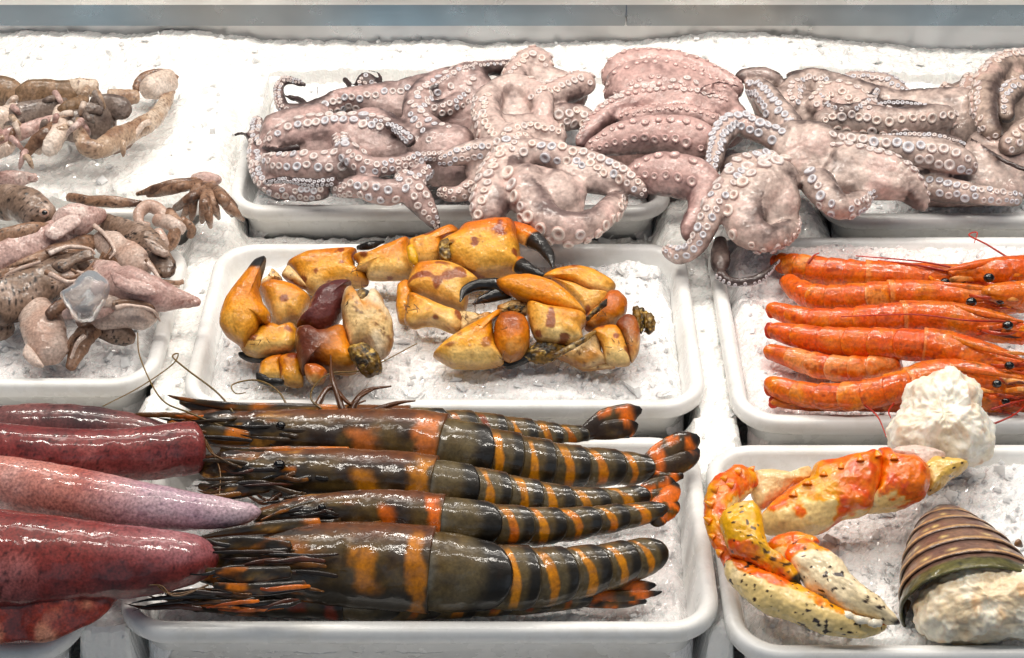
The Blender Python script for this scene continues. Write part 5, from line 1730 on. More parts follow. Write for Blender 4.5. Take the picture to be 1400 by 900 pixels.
# ---------------------------------------------------------------- cuttlefish scraps at the top left
GC = 'cuttlefish pieces on the top left tray'
OLV = chroma((150, 122, 92), (112, 88, 64), (180, 150, 122), (80, 62, 46), 0.4, f=60)
GRY = chroma((150, 134, 124), (108, 92, 86), (184, 170, 160), (86, 72, 66), 0.5, f=60)
TAN = chroma((200, 174, 150), (160, 126, 100), (220, 202, 184), (112, 84, 66), 0.55, f=70)
WHT = chroma((224, 206, 192), (208, 182, 164), (234, 222, 212), (190, 156, 136), 0.25)
CU = [
    ('olive brown cuttlefish lump at the far left edge', [(-12, 128, 3.0, 18), (10, 124, 3.4, 18), (28, 130, 3.0, 12)], OLV),
    ('long olive brown cuttlefish body along the back of its heap', [(22, 136, 3.4, 12), (50, 128, 3.8, 16), (85, 126, 3.8, 15), (112, 124, 3.6, 11)], OLV),
    ('square cut tan cuttlefish end at the back of its heap', [(85, 122, 3.8, 10), (110, 120, 4.0, 12), (136, 120, 3.8, 10)], TAN),
    ('grey translucent cuttlefish body in the middle of its heap', [(82, 170, 3.4, 14), (105, 172, 3.8, 20), (135, 165, 3.6, 20), (152, 158, 3.2, 12)], GRY),
    ('dark grey cuttlefish flap over the grey body', [(124, 142, 4.2, 8), (145, 142, 4.4, 12), (165, 150, 4.0, 12), (176, 160, 3.6, 6)], GRY),
    ('grey violet cuttlefish body left of the grey one', [(10, 170, 3.2, 14), (40, 158, 3.6, 17), (75, 150, 3.6, 14), (95, 146, 3.4, 8)], GRY),
    ('pinkish white cuttlefish strip at the left edge', [(-12, 170, 3.4, 14), (8, 160, 3.8, 13), (24, 146, 3.6, 8)], WHT),
    ('white cuttlefish strip slanting down left of the middle', [(88, 148, 4.2, 8), (76, 168, 4.4, 8), (60, 190, 3.8, 9), (44, 206, 3.2, 7)], WHT),
    ('white cuttlefish strip with brown tip slanting to the ice', [(86, 165, 4.4, 9), (78, 185, 4.4, 11), (68, 202, 3.8, 9), (60, 211, 3.4, 5)], WHT),
    ('thin pale cuttlefish arm across the left of its heap', [(-12, 196, 3.2, 8), (20, 184, 3.8, 8), (50, 172, 4.2, 7), (80, 160, 4.4, 5)], PNK),
    ('pale strip lowest at the left edge of the heap', [(-12, 212, 2.6, 9), (6, 206, 3.0, 9), (18, 194, 3.2, 6)], WHT),
    ('long tan suckered arm running up to the right on the ice', [(108, 160, 4.6, 4), (108, 180, 4.6, 6), (118, 200, 4.0, 8), (138, 203, 3.6, 10), (160, 190, 3.4, 12), (188, 176, 3.0, 11), (212, 160, 2.6, 9), (226, 140, 2.2, 8), (234, 122, 2.2, 6)], TAN),
    ('brown underside strip below the long tan arm', [(140, 208, 2.6, 6), (165, 198, 2.4, 8), (185, 184, 2.2, 6)], BRN),
    ('white cuttlefish head lying on ice at the end of the long arm', [(194, 126, 2.6, 9), (208, 120, 3.0, 15), (226, 112, 3.0, 14), (240, 108, 2.8, 9)], WHT),
    ('dark rimmed curl around the white cuttlefish head', [(184, 124, 2.8, 4), (192, 110, 3.2, 6), (210, 100, 3.4, 6), (230, 102, 3.2, 6), (243, 110, 2.8, 5)], BRN),
    ('pale arm linking the white head to the heap', [(146, 130, 3.4, 7), (166, 132, 3.0, 8), (190, 132, 2.6, 7)], TAN),
    ('greenish cuttlefish shred standing up in the middle', [(80, 154, 4.6, 5), (96, 146, 5.0, 8), (112, 138, 5.0, 5), (118, 130, 4.8, 2)], OLV),
    ('pale grey shred crossing the middle of the heap', [(108, 156, 5.0, 5), (122, 148, 5.2, 7), (142, 152, 4.8, 5)], GRY),
    ('thin brown arm lying in front of the left strips', [(30, 214, 2.8, 5), (46, 198, 3.8, 6), (64, 182, 4.6, 6), (72, 168, 4.8, 4)], BRN),
]
for i, (lab, c, cf) in enumerate(CU):
    single('cuttlefish_piece', lab, 'cuttlefish', [(x, y, z, r * 1.2) for x, y, z, r in c], cf, M_PALE, GC, seed=520 + i, m=36, lump=0.0008, lump_f=110, fine=0.0001, sag=0.0022, flat=0.6, r0=0.4, r1=0.4)

CP = [o for o in COL.objects if o.name.split('.')[0] == 'cuttlefish_piece']
rc = np.random.default_rng(77)
for k in (1, 3, 5, 6, 7, 10, 11, 16):
    c0_ = CU[k][1]
    for q in range(4):
        i0 = int(rc.integers(len(c0_)))
        x, y, z = c0_[i0][0] + rc.uniform(-14, 14), c0_[i0][1] + rc.uniform(-6, 10), c0_[i0][2] + 0.9
        dx, dy = rc.uniform(-34, 20), rc.uniform(6, 26)
        piece(CP[k], 'strand', [(x, y, z, 4.5), (x + dx * 0.4, y + dy * 0.25 + rc.uniform(-4, 4), z + 0.1, 4.2), (x + dx * 0.8, y + dy * 0.7, z - 0.5, 3.2), (x + dx, y + dy, z - 1.0, 1.4)], [WHT, TAN, PNK, GRY][q], M_PALE, seed=560 + 9 * k + q, m=12, lump=0.0005, r0=0.5, r1=0.4)

# ================================================================== CRAB CLAWS
M_CRAB = wet('crab_shell', rough=0.48, spec=0.35, coat=0.6, coat_rough=0.08, bump=0.35, bump_scale=600, bump2=0.35, bump2_scale=150, speck=0.12, speck_scale=420, sat=1.07, gam=1.25)
M_BLACK = wet('black_claw_tip', rough=0.35, coat=0.5, coat_rough=0.15, bump=0.3, bump_scale=400, bump2=0.3, bump2_scale=140, base=(0.018, 0.015, 0.014))
M_SCRUF = wet('crusted_shell', rough=0.6, coat=0.3, coat_rough=0.25, bump=0.6, bump_scale=380, bump2=0.6, bump2_scale=120, speck=0.3, speck_scale=260)


def crabc(main=(238, 182, 100), hot=(190, 96, 28), pale=(250, 226, 170), spots=0.8, purple=0.0, hot_side=None, tip=None, tipend=1):
    """brown crab shell: ochre to orange with wine coloured blots; tip: share of the length that is black"""
    main, hot, pale = lin(*main), lin(*hot), lin(*pale)

    def f(V, t, th, seed):
        a = fbm(V, 45, 3, seed)
        b = fbm(V, 150, 3, seed + 2)
        h = smooth(-0.2, 0.7, -np.cos(th) * 0.5 + 0.7 * a) if hot_side is None else smooth(0.0, 0.9, np.cos(th - hot_side) + 0.5 * a)
        c = mixc(main, hot, h * 0.85)
        c = mixc(c, pale, smooth(0.1, 0.7, np.cos(th) * 0.6 - 0.6 * a + 0.2 * b) * 0.75)
        if purple:
            c = mixc(c, lin(98, 52, 50), np.clip(smooth(0.75, 0.3, t + 0.2 * a) * purple, 0, 1))
        sp = smooth(0.46, 0.58, fbm(V, 105, 1, seed + 9) + 0.12 * b)
        c = mixc(c, lin(134, 60, 50), sp * spots)
        sp2 = smooth(0.55, 0.7, fbm(V, 330, 2, seed + 13))
        c = mixc(c, lin(120, 70, 40), sp2 * 0.5)
        c = c * (1 + 0.16 * b)[:, None]
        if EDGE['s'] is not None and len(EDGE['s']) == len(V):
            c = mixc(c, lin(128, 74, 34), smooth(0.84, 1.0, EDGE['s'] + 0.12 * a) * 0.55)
        fz = smooth(0.30, 0.6, fbm(V, 240, 3, seed + 19))
        c = mixc(c, lin(150, 88, 40), fz * 0.30)
        if tip is not None:
            tt = t if tipend else 1 - t
            c = mixc(c, lin(34, 30, 28), smooth(tip - 0.02, tip + 0.025, tt + 0.03 * b))
        return c
    return f


def oneblack(V, t, th, s):
    return np.tile(lin(36, 32, 30), (len(V), 1)) * (1 + 0.4 * fbm(V, 200, 2, s))[:, None]


def creamy(V, t, th, s):
    b = fbm(V, 130, 3, s)
    c = mixc(lin(232, 204, 158), lin(206, 154, 92), smooth(-0.1, 0.6, fbm(V, 50, 3, s + 1) + 0.4 * b))
    c = mixc(c, lin(112, 76, 44), smooth(0.26, 0.5, fbm(V, 300, 3, s + 3) + 0.25 * b) * 0.8)
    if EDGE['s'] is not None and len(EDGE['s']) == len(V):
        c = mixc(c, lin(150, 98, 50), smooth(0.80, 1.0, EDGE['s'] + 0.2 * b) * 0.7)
    return c * (1 + 0.16 * b)[:, None]


def crust(V, t, th, s):
    b = fbm(V, 200, 3, s)
    c = mixc(lin(150, 122, 76), lin(66, 56, 40), smooth(-0.2, 0.3, b))
    return mixc(c, lin(206, 184, 140), smooth(0.15, 0.45, fbm(V, 330, 2, s + 3)))


GCR = 'crab claws in the middle tray'


def claw(label, pieces, loc, seed):
    r = thing('crab_claw', label, 'crab claw', P(loc[0], loc[1], -1.0 / 100), GCR)
    for i, (nm, c, cf, kw) in enumerate(pieces):
        kk = dict(seed=seed + i * 7, m=48, lump=0.0008, lump_f=80, fine=0.00010, flat=0.85)
        kk.update(kw)
        mat = kk.pop('mat', M_CRAB)
        piece(r, nm, c, cf, mat, **kk)
    return r


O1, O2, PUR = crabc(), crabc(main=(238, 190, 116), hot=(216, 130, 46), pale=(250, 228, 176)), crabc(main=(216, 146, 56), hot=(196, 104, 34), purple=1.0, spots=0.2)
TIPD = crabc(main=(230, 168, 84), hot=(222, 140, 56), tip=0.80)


def T6(*p): return [(240 + x / 3.3333, 290 + y / 3.3333) for x, y in p]
def T7(*p): return [(520 + x / 3.1045, 290 + y / 3.1045) for x, y in p]
def T9(*p): return [(950 + x / 2.195, 490 + y / 2.195) for x, y in p]


def claw2(label, loc, seed, parts):
    """parts: (name, 'puff', outline, z, H, colf, opts) or (name, 'tube', ctrl, colf, opts)"""
    r = thing('crab_claw', label, 'crab claw', P(loc[0], loc[1], -1.0 / 100), GCR)
    for i, q in enumerate(parts):
        if q[1] == 'puff':
            kw = dict(q[6]) if len(q) > 6 else {}
            mat = kw.pop('mat', M_CRAB)
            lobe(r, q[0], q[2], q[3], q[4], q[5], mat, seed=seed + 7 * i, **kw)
        else:
            kw = dict(seed=seed + 7 * i, m=48, lump=0.0006, fine=0.0001, flat=0.8, r0=0.4, r1=0.4, n=80)
            kw.update(q[4] if len(q) > 4 else {})
            mat = kw.pop('mat', M_CRAB)
            piece(r, q[0], q[2], q[3], mat, **kw)
    return r


RG = dict(lump=0.0020, fine=0.0009, mat=M_SCRUF)
FINGER = crabc(main=(236, 174, 92), hot=(214, 126, 48), pale=(246, 204, 132), spots=0.25, tip=0.80)
claw2('orange crab claw at the left end of its tray, black fingertip pointing up', (350, 450), 600, [
    ('fixed_finger', 'puff', T6((285, 640), (330, 650), (400, 655), (520, 650), (540, 670), (430, 690), (330, 680), (290, 660)), 0.6, 10, oneblack),
    ('palm', 'puff', T6((290, 600), (345, 580), (385, 530), (440, 515), (480, 530), (540, 515), (565, 560), (560, 620), (530, 648), (450, 658), (370, 662), (320, 645)), 1.6, 26, O1, dict(p=3.2)),
    ('arm_segment', 'puff', T6((378, 345), (430, 318), (500, 328), (560, 352), (614, 395), (602, 450), (572, 505), (520, 505), (485, 532), (452, 522), (425, 470), (395, 400)), 1.6, 30, O2, dict(p=3.2)),
    ('arm_end', 'puff', T6((380, 345), (392, 318), (422, 292), (435, 258), (456, 268), (485, 312), (440, 326), (405, 356)), 2.2, 13, creamy, dict(lump=0.0015)),
    ('movable_finger', 'puff', T6((405, 205), (412, 226), (387, 290), (378, 345), (400, 420), (432, 470), (434, 505), (416, 526), (388, 514), (375, 548), (340, 592), (308, 617), (280, 600), (230, 562), (204, 520), (199, 480), (222, 405), (270, 335), (312, 280), (360, 222)), 3.3, 30, FINGER, dict(p=2.8, c=T6((318, 470))[0], ax=T6((310, 620), (400, 205)))),
])
claw2('wine purple crab claw with a barnacled white joint in the left half of its tray', (455, 460), 640, [
    ('palm', 'puff', T6((552, 540), (600, 528), (640, 550), (690, 545), (765, 530), (795, 600), (832, 716), (790, 732), (700, 724), (640, 704), (600, 715), (575, 735), (555, 660), (546, 590)), 2.2, 34, crabc(main=(226, 152, 58), hot=(206, 112, 38), purple=0.9, spots=0.1), dict(p=3.2, ax=T6((540, 640), (840, 640)))),
    ('palm_foot', 'puff', T6((588, 702), (645, 696), (690, 730), (672, 778), (622, 788), (594, 752)), 1.8, 16, crabc(main=(210, 130, 70), hot=(120, 62, 50), spots=0.3)),
    ('movable_finger', 'puff', T6((735, 316), (802, 318), (786, 350), (780, 410), (765, 465), (732, 520), (682, 546), (640, 555), (600, 537), (552, 517), (595, 470), (618, 410), (658, 350)), 3.2, 30, crabc(main=(122, 72, 68), hot=(90, 48, 52), pale=(150, 98, 88), spots=0.1)),
    ('joint', 'puff', T6((768, 365), (800, 345), (835, 395), (870, 385), (905, 360), (945, 400), (988, 500), (994, 590), (968, 652), (920, 668), (870, 612), (792, 628), (770, 560), (757, 470)), 3.4, 30, lambda V, t, th, s: mixc(creamy(V, t, th, s), lin(244, 232, 212), smooth(0.0, 0.6, fbm(V, 60, 2, s + 5)) * 0.7), dict(p=2.6, fine=0.0004, lump=0.0022, lump_f=70)),
    ('crusted_end', 'puff', T6((785, 628), (850, 606), (902, 640), (932, 670), (937, 722), (890, 747), (850, 732), (812, 690)), 3.0, 20, crust, RG),
    ('crusted_top', 'puff', T6((775, 430), (800, 380), (850, 350), (885, 370), (870, 400), (820, 420), (790, 450)), 5.0, 8, crust, RG),
])
claw2('small orange claw piece with a black edge at the front left of its tray', (385, 510), 680, [
    ('palm', 'puff', T6((470, 665), (520, 650), (562, 652), (578, 700), (584, 792), (520, 794), (482, 770), (470, 720)), 0.7, 18, O1, dict(p=3)),
    ('finger', 'puff', T6((378, 742), (386, 690), (430, 664), (490, 655), (480, 700), (490, 768), (430, 772), (392, 768)), 0.6, 16, O1, dict(p=3)),
    ('black_edge', 'puff', T6((368, 735), (400, 744), (430, 762), (492, 768), (484, 788), (420, 793), (374, 772)), 1.0, 7, oneblack),
])
claw2('biggest crab claw at the back with open black pincers pointing right', (600, 350), 700, [
    ('upper_arm', 'puff', T6((505, 250), (520, 224), (600, 190), (700, 176), (822, 174), (815, 215), (826, 265), (872, 290), (878, 332), (800, 335), (720, 345), (640, 375), (600, 364), (560, 310), (530, 275)), 1.8, 28, O1, dict(p=3.2)),
    ('hinge', 'puff', T6((486, 286), (510, 248), (540, 268), (577, 310), (604, 352), (560, 342), (510, 314)), 2.2, 12, creamy),
    ('arm_segment', 'puff', T6((812, 205), (870, 198), (960, 160), (1060, 122), (1064, 180), (1088, 260), (1072, 302), (960, 307), (880, 302), (866, 272), (818, 277), (832, 240)), 2.6, 26, O2, dict(p=3.2)),
    ('wrist', 'puff', T7((112, 130), (200, 98), (300, 60), (335, 92), (270, 130), (262, 205), (215, 236), (160, 230), (108, 195)), 2.8, 22, O2, dict(p=3)),
    ('yellow_joint', 'puff', T7((112, 152), (138, 140), (160, 185), (156, 226), (122, 212)), 4.0, 8, lambda V, t, th, s: np.tile(lin(226, 178, 22), (len(V), 1))),
    ('palm', 'puff', T7((245, 140), (320, 98), (355, 60), (450, 42), (550, 37), (572, 60), (580, 105), (592, 150), (596, 205), (605, 255), (560, 268), (480, 278), (400, 283), (340, 258), (270, 220), (247, 188)), 3.2, 36, crabc(main=(240, 190, 108), hot=(214, 112, 40), pale=(246, 216, 152), hot_side=math.pi, spots=0.85), dict(p=3.2)),
    ('movable_finger', 'tube', [(692, 313, 3.4, 10), (704, 316, 3.7, 13.5), (722, 323, 3.8, 14), (740, 336, 3.8, 10.5), (752, 352, 3.8, 7), (757, 369, 3.7, 1.5)], crabc(main=(226, 142, 60), hot=(200, 98, 34), spots=0.1, tip=0.40), dict(r0=0.3, r1=0.2)),
    ('fixed_finger', 'tube', [(705, 360, 3.0, 12), (718, 367, 3.2, 10), (736, 375, 3.3, 6), (754, 381, 3.2, 1.2)], crabc(tip=0.16), dict(r1=0.2)),
    ('dark_seam', 'tube', [(488, 339, 2.6, 3), (505, 336, 3.2, 6), (526, 330, 3.0, 2)], oneblack, {}),
    ('tendon', 'puff', T7((250, 130), (290, 105), (345, 95), (350, 118), (300, 130), (270, 160), (300, 185), (290, 215), (255, 190)), 4.3, 6, crust, RG),
])
claw2('pale orange crab leg joints stacked in the middle of the tray', (600, 415), 760, [
    ('side_segment', 'puff', T7((72, 312), (112, 288), (140, 330), (125, 400), (130, 476), (80, 470), (66, 400)), 1.8, 14, O1),
    ('upper_segment', 'puff', T7((112, 320), (150, 224), (250, 213), (330, 233), (415, 288), (380, 340), (360, 425), (300, 404), (220, 374), (150, 348)), 2.6, 24, O2, dict(p=3.2)),
    ('lower_segment', 'puff', T7((122, 348), (180, 365), (260, 400), (340, 430), (350, 470), (325, 512), (240, 482), (190, 478), (130, 488), (102, 462), (114, 400)), 2.4, 20, O2, dict(p=3.2)),
    ('end_segment', 'puff', T7((335, 425), (435, 438), (470, 430), (470, 470), (400, 494), (340, 514), (322, 470)), 2.0, 14, creamy),
])
claw2('smooth tan crab claw with closed black pincers pointing left', (740, 420), 790, [
    ('palm', 'puff', T7((628, 385), (700, 405), (860, 432), (876, 470), (858, 500), (858, 552), (780, 562), (700, 557), (660, 542), (638, 500), (622, 440)), 2.8, 26, O2, dict(p=3.2)),
    ('wrist', 'puff', T7((500, 400), (560, 380), (620, 378), (640, 410), (620, 440), (560, 430), (510, 430)), 2.8, 12, creamy, dict(lump=0.0016)),
    ('dark_socket', 'puff', T7((520, 410), (570, 395), (620, 400), (600, 425), (550, 425)), 3.6, 6, crust, RG),
    ('movable_finger', 'puff', T7((492, 290), (550, 270), (640, 272), (740, 303), (822, 364), (874, 432), (800, 430), (700, 404), (620, 384), (552, 350), (520, 335), (500, 318)), 4.0, 20, crabc(main=(232, 164, 78), hot=(220, 142, 56), pale=(240, 190, 112), spots=0.05), dict(p=2.8)),
    ('upper_tip', 'tube', [(694, 396, 4.0, 11), (676, 390, 4.0, 10), (655, 390, 3.9, 8.5), (636, 398, 3.7, 6.5), (629, 413, 3.5, 1.5)], oneblack, dict(r0=0.3, r1=0.2, mat=M_BLACK)),
    ('fixed_finger', 'tube', [(700, 399, 3.6, 9), (684, 402, 3.6, 9), (664, 408, 3.4, 7), (646, 416, 3.2, 1.5)], oneblack, dict(mat=M_BLACK, r1=0.2)),
])
claw2('right hand crab claw bent at a chestnut coloured elbow', (810, 400), 820, [
    ('lower_segment', 'puff', T7((728, 288), (820, 310), (900, 343), (970, 348), (955, 392), (882, 446), (850, 405), (795, 352)), 2.6, 18, O2, dict(p=3)),
    ('upper_segment', 'puff', T7((684, 282), (720, 253), (810, 232), (900, 243), (965, 278), (1000, 312), (975, 350), (900, 346), (820, 312), (740, 292)), 3.0, 18, O1, dict(p=3)),
    ('elbow', 'puff', T7((868, 492), (878, 440), (930, 400), (968, 345), (1012, 338), (1044, 370), (1046, 412), (1022, 458), (962, 488), (900, 504)), 2.5, 22, crabc(main=(216, 134, 50), hot=(170, 84, 36), spots=0.2), dict(p=2.8)),
    ('dark_joint', 'puff', T7((872, 448), (920, 400), (962, 368), (955, 398), (905, 440), (880, 465)), 3.8, 5, crust, RG),
])
claw2('front crab claw with a chestnut knob lying on the ice', (660, 470), 850, [
    ('palm', 'puff', T7((226, 602), (290, 545), (370, 490), (440, 455), (508, 416), (518, 440), (482, 480), (492, 570), (525, 642), (420, 663), (300, 657), (232, 617)), 1.8, 28, crabc(main=(240, 184, 98), hot=(230, 154, 68), spots=0.6), dict(p=3)),
    ('knuckle', 'puff', T7((482, 490), (508, 438), (560, 428), (612, 448), (634, 500), (634, 562), (602, 614), (550, 635), (508, 614), (487, 560)), 2.4, 28, crabc(main=(220, 138, 52), hot=(150, 78, 36), spots=0.1), dict(p=2.6)),
    ('dark_underside', 'puff', T7((500, 640), (560, 635), (620, 615), (680, 560), (700, 590), (620, 640), (540, 665)), 1.0, 8, oneblack),
])
claw2('broken crab leg ends with a ribbed tip at the right of their tray', (810, 470), 880, [
    ('lower_shard', 'puff', T7((800, 640), (870, 620), (960, 630), (1000, 664), (930, 668), (860, 672)), 0.6, 9, creamy, dict(lump=0.0016)),
    ('leg_segment', 'puff', T7((735, 612), (800, 570), (850, 540), (900, 510), (930, 520), (940, 590), (960, 640), (870, 664), (800, 642)), 1.4, 18, creamy, dict(lump=0.0014)),
    ('leg_segment', 'puff', T7((900, 508), (950, 486), (1002, 484), (1032, 530), (1062, 642), (1010, 656), (960, 640), (935, 570)), 1.9, 20, O2, dict(lump=0.0012)),
    ('leg_end', 'puff', T7((1000, 478), (1040, 438), (1082, 448), (1104, 520), (1094, 600), (1064, 640), (1035, 540)), 2.2, 16, crabc(main=(200, 132, 80), hot=(136, 76, 52), spots=0.3, purple=0.5)),
    ('frayed_root', 'puff', T7((600, 612), (660, 560), (720, 545), (780, 560), (800, 590), (740, 620), (680, 640)), 1.4, 14, crust, RG),
    ('thin_leg', 'tube', [(758, 487, 2.6, 4), (785, 472, 3.0, 4), (805, 460, 3.0, 3.5), (818, 450, 2.8, 2)], crust, {}),
] + [('ridge', 'puff', T7(*[(1085 + 18 * k + dx, 420 + 10 * k + dy) for dx, dy in ((-14, -10), (10, -18), (24, 20), (20, 70 - 8 * k), (2, 100 - 12 * k), (-6, 50))]), 2.4 - 0.1 * k, 13 - k, crust, RG) for k in range(4)])

# ---------------------------------------------------------------- king crab
M_MEAT = wet('white_crab_meat', rough=0.5, coat=0.35, coat_rough=0.2, bump=0.3, bump_scale=400, bump2=0.3, bump2_scale=150, speck=0.04, sat=1.0, gam=1.0, sss=0.6, sss_r=(1, 0.8, 0.6), sss_scale=0.0022)
M_KING = wet('king_crab_shell', rough=0.36, coat=0.75, coat_rough=0.08, bump=0.3, bump_scale=420, bump2=0.3, bump2_scale=100, speck=0.08, sat=1.12, gam=1.2)


def king(specks=0.6, orange=0.5, side=math.pi, cream=(244, 220, 168), tip=None):
    def f(V, t, th, s):
        a = fbm(V, 50, 3, s)
        b = fbm(V, 150, 3, s + 2)
        c = mixc(lin(*cream), lin(244, 226, 190), smooth(0, 0.6, a))
        o = smooth(-0.05, 0.09, np.cos(th - side) * 0.8 + 0.55 * a + 0.25 * b + orange - 0.5)
        oc = mixc(lin(240, 132, 24), lin(230, 96, 14), smooth(-0.1, 0.5, b))
        oc = mixc(oc, lin(246, 180, 60), smooth(0.0, 0.5, -a - 0.3 * b))
        c = mixc(c, oc, o)
        sp = smooth(0.50, 0.60, fbm(V, 430, 1, s + 7) + 0.15 * a + 0.08 * b)
        c = mixc(c, lin(60, 42, 34), sp * specks)
        if tip is not None:
            c = mixc(c, lin(30, 28, 28), smooth(tip - 0.02, tip + 0.02, t + 0.02 * b))
        return c * (1 + 0.08 * b)[:, None]
    return f


kc = thing('king_crab_leg', 'orange king crab leg and claw with a knob of white meat at its end', 'crab leg', P(1150, 720, -1.0 / 100))
KW = dict(m=110, lump=0.0020, lump_f=95, fine=0.00035)
LB = dict(lump=0.0022, lump_f=85, fine=0.00035, m=150, rings=44)
lobe(kc, 'leg_segment', T9((190, 482), (230, 438), (280, 395), (345, 365), (365, 322), (440, 298), (510, 283), (552, 276), (560, 330), (545, 400), (520, 458), (455, 474), (395, 512), (350, 528), (290, 534), (212, 524)), 3.0, 34, king(0.15, 1.0), M_KING, seed=901, p=3.0, **LB)
lobe(kc, 'leg_segment', T9((548, 276), (582, 272), (602, 290), (662, 298), (700, 330), (704, 382), (682, 414), (620, 444), (560, 458), (512, 458), (535, 400), (550, 330)), 3.2, 34, king(0.25, 1.0), M_KING, seed=902, p=3.0, **LB)
lobe(kc, 'pale_joint', T9((590, 282), (660, 266), (750, 285), (740, 330), (690, 345), (640, 310)), 3.4, 16, king(0.1, -0.4, cream=(226, 206, 196)), M_KING, seed=909, **LB)
lobe(kc, 'speckled_joint', T9((686, 330), (720, 298), (780, 305), (822, 312), (812, 332), (765, 368), (720, 398), (695, 410)), 3.2, 20, king(1.0, -0.1, cream=(230, 198, 130)), M_KING, seed=903, **LB)
lobe(kc, 'knee_segment', T9((160, 345), (230, 338), (300, 348), (345, 326), (350, 360), (295, 384), (250, 424), (205, 446), (182, 448), (165, 400)), 2.8, 18, king(0.1, -0.15, cream=(240, 214, 170)), M_KING, seed=910, **LB)
piece(kc, 'knee_segment', [(1032, 652, 3.2, 14), (1012, 658, 3.4, 21), (992, 674, 3.4, 24), (982, 700, 3.1, 21), (986, 728, 2.7, 18), (994, 752, 2.3, 16), (998, 776, 2.0, 9)], king(0.2, 1.1, side=0.0), M_KING, seed=904, n=170, r0=0.4, r1=0.4, **KW)
lobe(kc, 'wrist', T9((82, 462), (120, 438), (172, 428), (193, 460), (208, 520), (220, 572), (272, 620), (312, 650), (322, 692), (290, 694), (238, 664), (178, 626), (108, 586), (78, 525)), 3.6, 24, king(0.9, 0.45, side=0.0, cream=(240, 192, 104), tip=0.88), M_KING, seed=905, c=T9((165, 550))[0], ax=T9((90, 450), (320, 690)), **LB)
piece(kc, 'fixed_finger', [(994, 768, 2.0, 8), (1012, 784, 2.2, 20), (1045, 806, 2.2, 27), (1090, 828, 2.0, 26), (1135, 847, 1.6, 21), (1180, 857, 1.2, 14), (1214, 856, 1.1, 5)], king(1.0, 0.22, side=math.pi), M_KING, seed=906, n=200, r0=0.5, r1=0.3, **KW)
lobe(kc, 'movable_finger', T9((268, 592), (283, 560), (330, 543), (388, 570), (442, 618), (492, 678), (562, 733), (616, 796), (580, 798), (520, 778), (450, 758), (398, 724), (340, 693), (303, 642)), 2.8, 24, king(1.0, 0.30, side=math.pi, cream=(246, 230, 200), tip=0.955), M_KING, seed=907, c=T9((400, 660))[0], ax=T9((268, 570), (616, 796)), **LB)
lobe(kc, 'claw_hinge', T9((212, 560), (240, 538), (300, 528), (360, 538), (372, 555), (320, 560), (300, 590), (290, 622), (240, 604)), 3.0, 14, king(0.2, 0.85), M_KING, seed=908, **LB)
for i, (x, y, dx, dy) in enumerate([(1120, 824, 14, 6), (1138, 836, 15, 5), (1158, 845, 15, 4), (1178, 851, 13, 2), (1196, 855, 10, 0)]):
    piece(kc, 'tooth', [(x - dx, y - dy - 3, 1.9, 4), (x, y - 3, 2.15, 6), (x + dx, y + dy - 3, 1.9, 4)], lambda V, t, th, s: np.tile(lin(238, 230, 214), (len(V), 1)) * (1 + 0.1 * fbm(V, 200, 2, s))[:, None], M_KING, seed=940 + i, m=18, n=20, lump=0.0012, lump_f=220)
# spines along the upper edges
rgk = np.random.default_rng(8)
kb = bvh_of([o for o in kc.children if o.name.split('.')[0] in ('leg_segment', 'knee_segment')])
SPX_ = [(972, 690), (969, 712), (978, 670), (991, 655), (1010, 646), (1028, 642), (974, 734), (984, 756), (1000, 664), (1085, 676), (1104, 660), (1126, 648), (1150, 638), (1176, 628), (1200, 622), (1222, 626)]
for i, (x, y) in enumerate(SPX_):
    h, n_ = None, None
    for q in range(12):
        h, n_ = hit_px(kb, x + (1005 - x) * 0.03 * q * (x < 1040), y + 1.2 * q)
        if h is not None:
            break
    if h is None:
        continue
    dr = nrm(0.35 * n_ + UPV * (1 if x > 1040 else 0.5) - np.array([1.0, 0, 0]) * (x < 1040))
    R_ = rgk.uniform(0.0018, 0.0028)
    L_ = rgk.uniform(0.0025, 0.0045)
    sp = Spine([(*(h - dr * 0.0015), R_ * 1.3), (*(h + dr * L_ * 0.4), R_ * 0.8), (*(h + dr * L_), R_ * 0.12)], n=8, world=True, cluster=0)
    V, F, t, th = loft(sp, m=8)
    link('spine', make_mesh('spine', V, F, M_KING, col=mixc(lin(242, 140, 34), lin(248, 190, 100), t)), kc)


def lumpy_blob(name, parts, mat, colf, parent=None, voxel=0.0016, seed=0, amp=0.002, f=120, f2=300, amp2=0.0007, sm=14):
    tubes = []
    for c in parts:
        sp = Spine([list(q) + [0.9] if len(q) == 4 else q for q in c], n=30, cluster=0.2)
        V, F, t, th = loft(sp, m=18, round0=0.9, round1=0.9)
        tubes.append((V, F))
    V, F = voxel_union(tubes, voxel, sm)
    N = vnormals(V, [F])
    fib = np.abs(fbm(V * np.array([1, 1, 0.45]), 210, 2, seed + 7))
    V = V + N * (amp * fbm(V, f, 3, seed) + amp2 * fbm(V, f2, 2, seed + 3) - 0.0022 * smooth(0.14, 0.0, fib))[:, None]
    return link(name, make_mesh(name, V, F, mat, col=colf(V, seed)), parent)


def meatc(V, s):
    a = fbm(V, 90, 3, s)
    c = mixc(lin(240, 228, 206), lin(250, 244, 232), smooth(-0.3, 0.4, a))
    return mixc(c, lin(224, 178, 140), smooth(0.22, 0.5, fbm(V, 130, 3, s + 4)) * 0.55)


